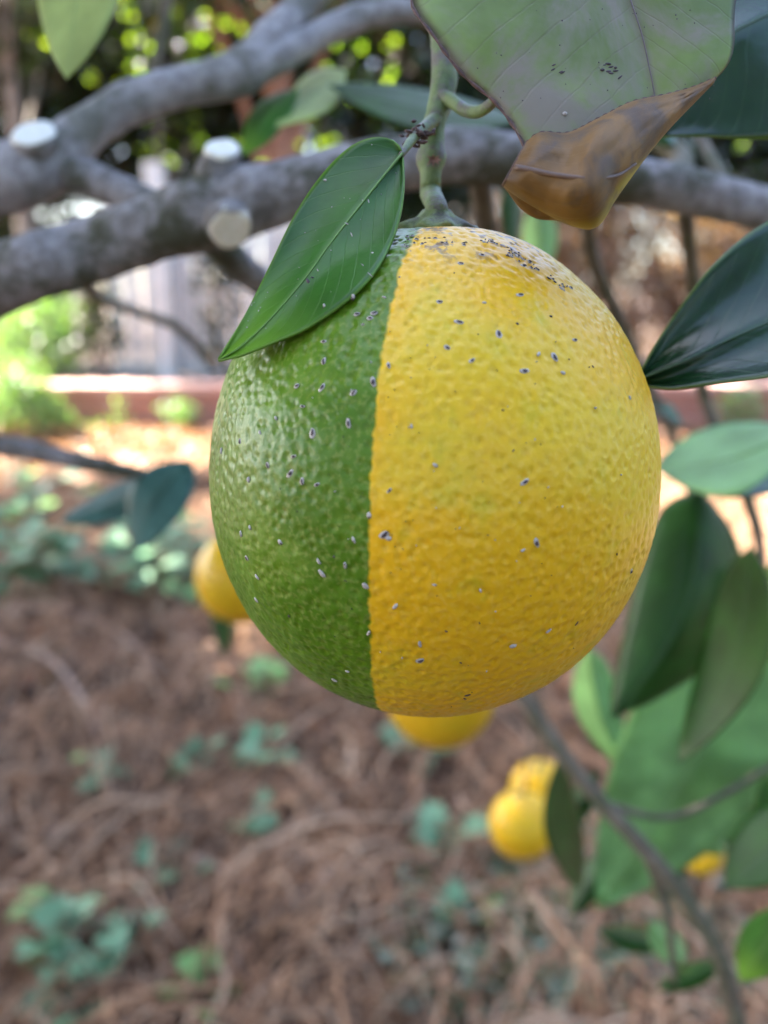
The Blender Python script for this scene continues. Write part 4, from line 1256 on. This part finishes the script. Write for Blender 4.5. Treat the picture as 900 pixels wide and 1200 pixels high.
# crowded russet patch of insects on the right shoulder
extra += [(565 + t * 105 + rnd.gauss(0, 4), 279 + 58 * t ** 1.25 + abs(rnd.gauss(0, 4)), rnd.uniform(2, 9), rnd.uniform(-10, 60), rnd.choice('ddwb')) for t in [rnd.random() for _ in range(46)]]
extra += [(470 + t * 80, 281 + 6 * abs(t - .4) + rnd.gauss(0, 3), rnd.uniform(3, 7), rnd.uniform(-20, 20), rnd.choice('ddb')) for t in [rnd.random() for _ in range(20)]]
for px, py, L, ang, ty in SP + extra:
    h = on_peel(px, py)
    if h is None: continue
    p, nrm = h
    a = math.radians(ang)
    ax = R3 @ (CR * math.cos(a) - CU * math.sin(a))
    ax = (ax - nrm * ax.dot(nrm)).normalized()
    s = 0.112 / F * 0.95
    Lm, Wm = L * s, max(1.6, L * 0.55) * s
    if ty == 'd':
        blob(vs_w, fs_w, p, nrm, ax, Lm * 1.12, Wm * 1.22, 0.00010)
        blob(vs_d, fs_d, p + ax * Lm * .06, nrm, ax, Lm * 0.78, Wm * 0.72, 0.00022)
    elif ty == 'w':
        blob(vs_w, fs_w, p, nrm, ax, Lm, Wm, 0.00020)
        if rnd.random() < .45: blob(vs_d, fs_d, p + ax * Lm * .2, nrm, ax, Lm * .4, Wm * .5, 0.00024)
    else:
        blob(vs_d, fs_d, p, nrm, ax, Lm * .8, Wm * .7, 0.00012)
for nm, vs, fs, mt in (('scale_insect_wax', vs_w, fs_w, 'scale_wax'), ('scale_insects', vs_d, fs_d, 'scale_dark')):
    o = bpy.data.objects.new(nm, mesh(nm, vs, fs)); o.data.materials.append(M[mt]); C.objects.link(o); o.parent = peel
    o['kind'] = 'stuff'

# ripe fruits further back
fr_me = fruit_mesh('peel', 0.035, 0.036, 64, 40, 8.0, 0.002)
fr_me.materials.append(M['peel_ripe'])
fc_me = calyx_mesh('calyx', 0.006, 0.002)
fc_me.materials.append(M['calyx'])
for px, py, r_px, d, up_to, lab in [
    (283, 676, 54, None, (300, 520, .62), 'yellow orange peeking out behind the green side of the large orange'),
    (516, 810, 65, None, (530, 560, .5), 'yellow orange showing just beneath the large two-coloured orange'),
    (612, 966, 39, None, (625, 860, .85), 'round yellow orange hanging low beside the drooping branch'),
    (632, 925, 34, None, (640, 850, .95), 'yellow orange behind the round one beside the drooping branch'),
    (822, 1000, 24, None, (830, 930, 1.3), 'small yellow orange half hidden among leaves at the lower right')]:
    d = 0.0355 * F / r_px
    c = P(px, py, d)
    t = thing('orange_fruit', lab, 'orange', c, 'ripe oranges hanging further back')
    t.rotation_euler = (rnd.uniform(-.2, .2), rnd.uniform(-.2, .2), rnd.uniform(0, 6))
    a = bpy.data.objects.new('peel', fr_me); C.objects.link(a); a.parent = t
    a = bpy.data.objects.new('calyx', fc_me); C.objects.link(a); a.parent = t; a.location = (0, 0, 0.0343)
    top = c + Vector((0, 0, 0.033))
    e = P(*up_to)
    q = cat_rom([tuple(top), tuple(top.lerp(e, .4) + Vector((0, 0, .02))), tuple(e), tuple(e + Vector((-.03, -.02, .10)))], 16)
    v, f = tube_vf(q, [.0022] * 16, 8)
    link('twig', mesh('twig', v, f), ctree, M['twig'])

# unseen crown of the orange tree, shaped towards the sun to shade the fruit
npr = np.random.default_rng(3)
p = clump_points(npr, (-0.95, 0.75, 2.0), (0.85, 0.85, 0.55), 200, 30, 0.09)
near = np.array(OC) + np.outer(npr.uniform(0.75, 1.6, 1500), SUNN) + npr.normal(size=(1500, 3)) * 0.14  # extra leaf clump added along the sun ray to block it
p = np.vstack([p, near])
u, w_, d = view_uv(p)
out = (d < 0.05) | (u < -120) | (u > 1020) | (w_ < -70) | (w_ > 1300)
p = p[out & (p[:, 2] > 1.25)]
p = p[np.linalg.norm(p - np.array(CAM), axis=1) > 0.4]
p = p[in_gap(p)]
v, f = leaf_cloud(p, 0.085, npr, 0.5, 0.5)
link('crown', np_mesh('crown', v, f), ctree, M['crown_citrus'])
for e in [(-1.5, 0.9, 2.1), (-0.6, 1.4, 2.2), (-1.2, 1.3, 2.2), (-0.5, 0.4, 2.3), (-0.9, 0.9, 2.5), (-1.3, 0.3, 2.1)]:
    p0 = Vector((TX - 0.1, TY + 0.15, 1.75))
    q = cat_rom([tuple(p0), tuple(p0.lerp(Vector(e), .5) + Vector((0, 0, .12))), e], 16)
    v, f = tube_vf(q, [.022 - .017 * i / 15 for i in range(16)], 9, .1, 30)
    link('limb', mesh('limb', v, f), ctree, M['limb'])
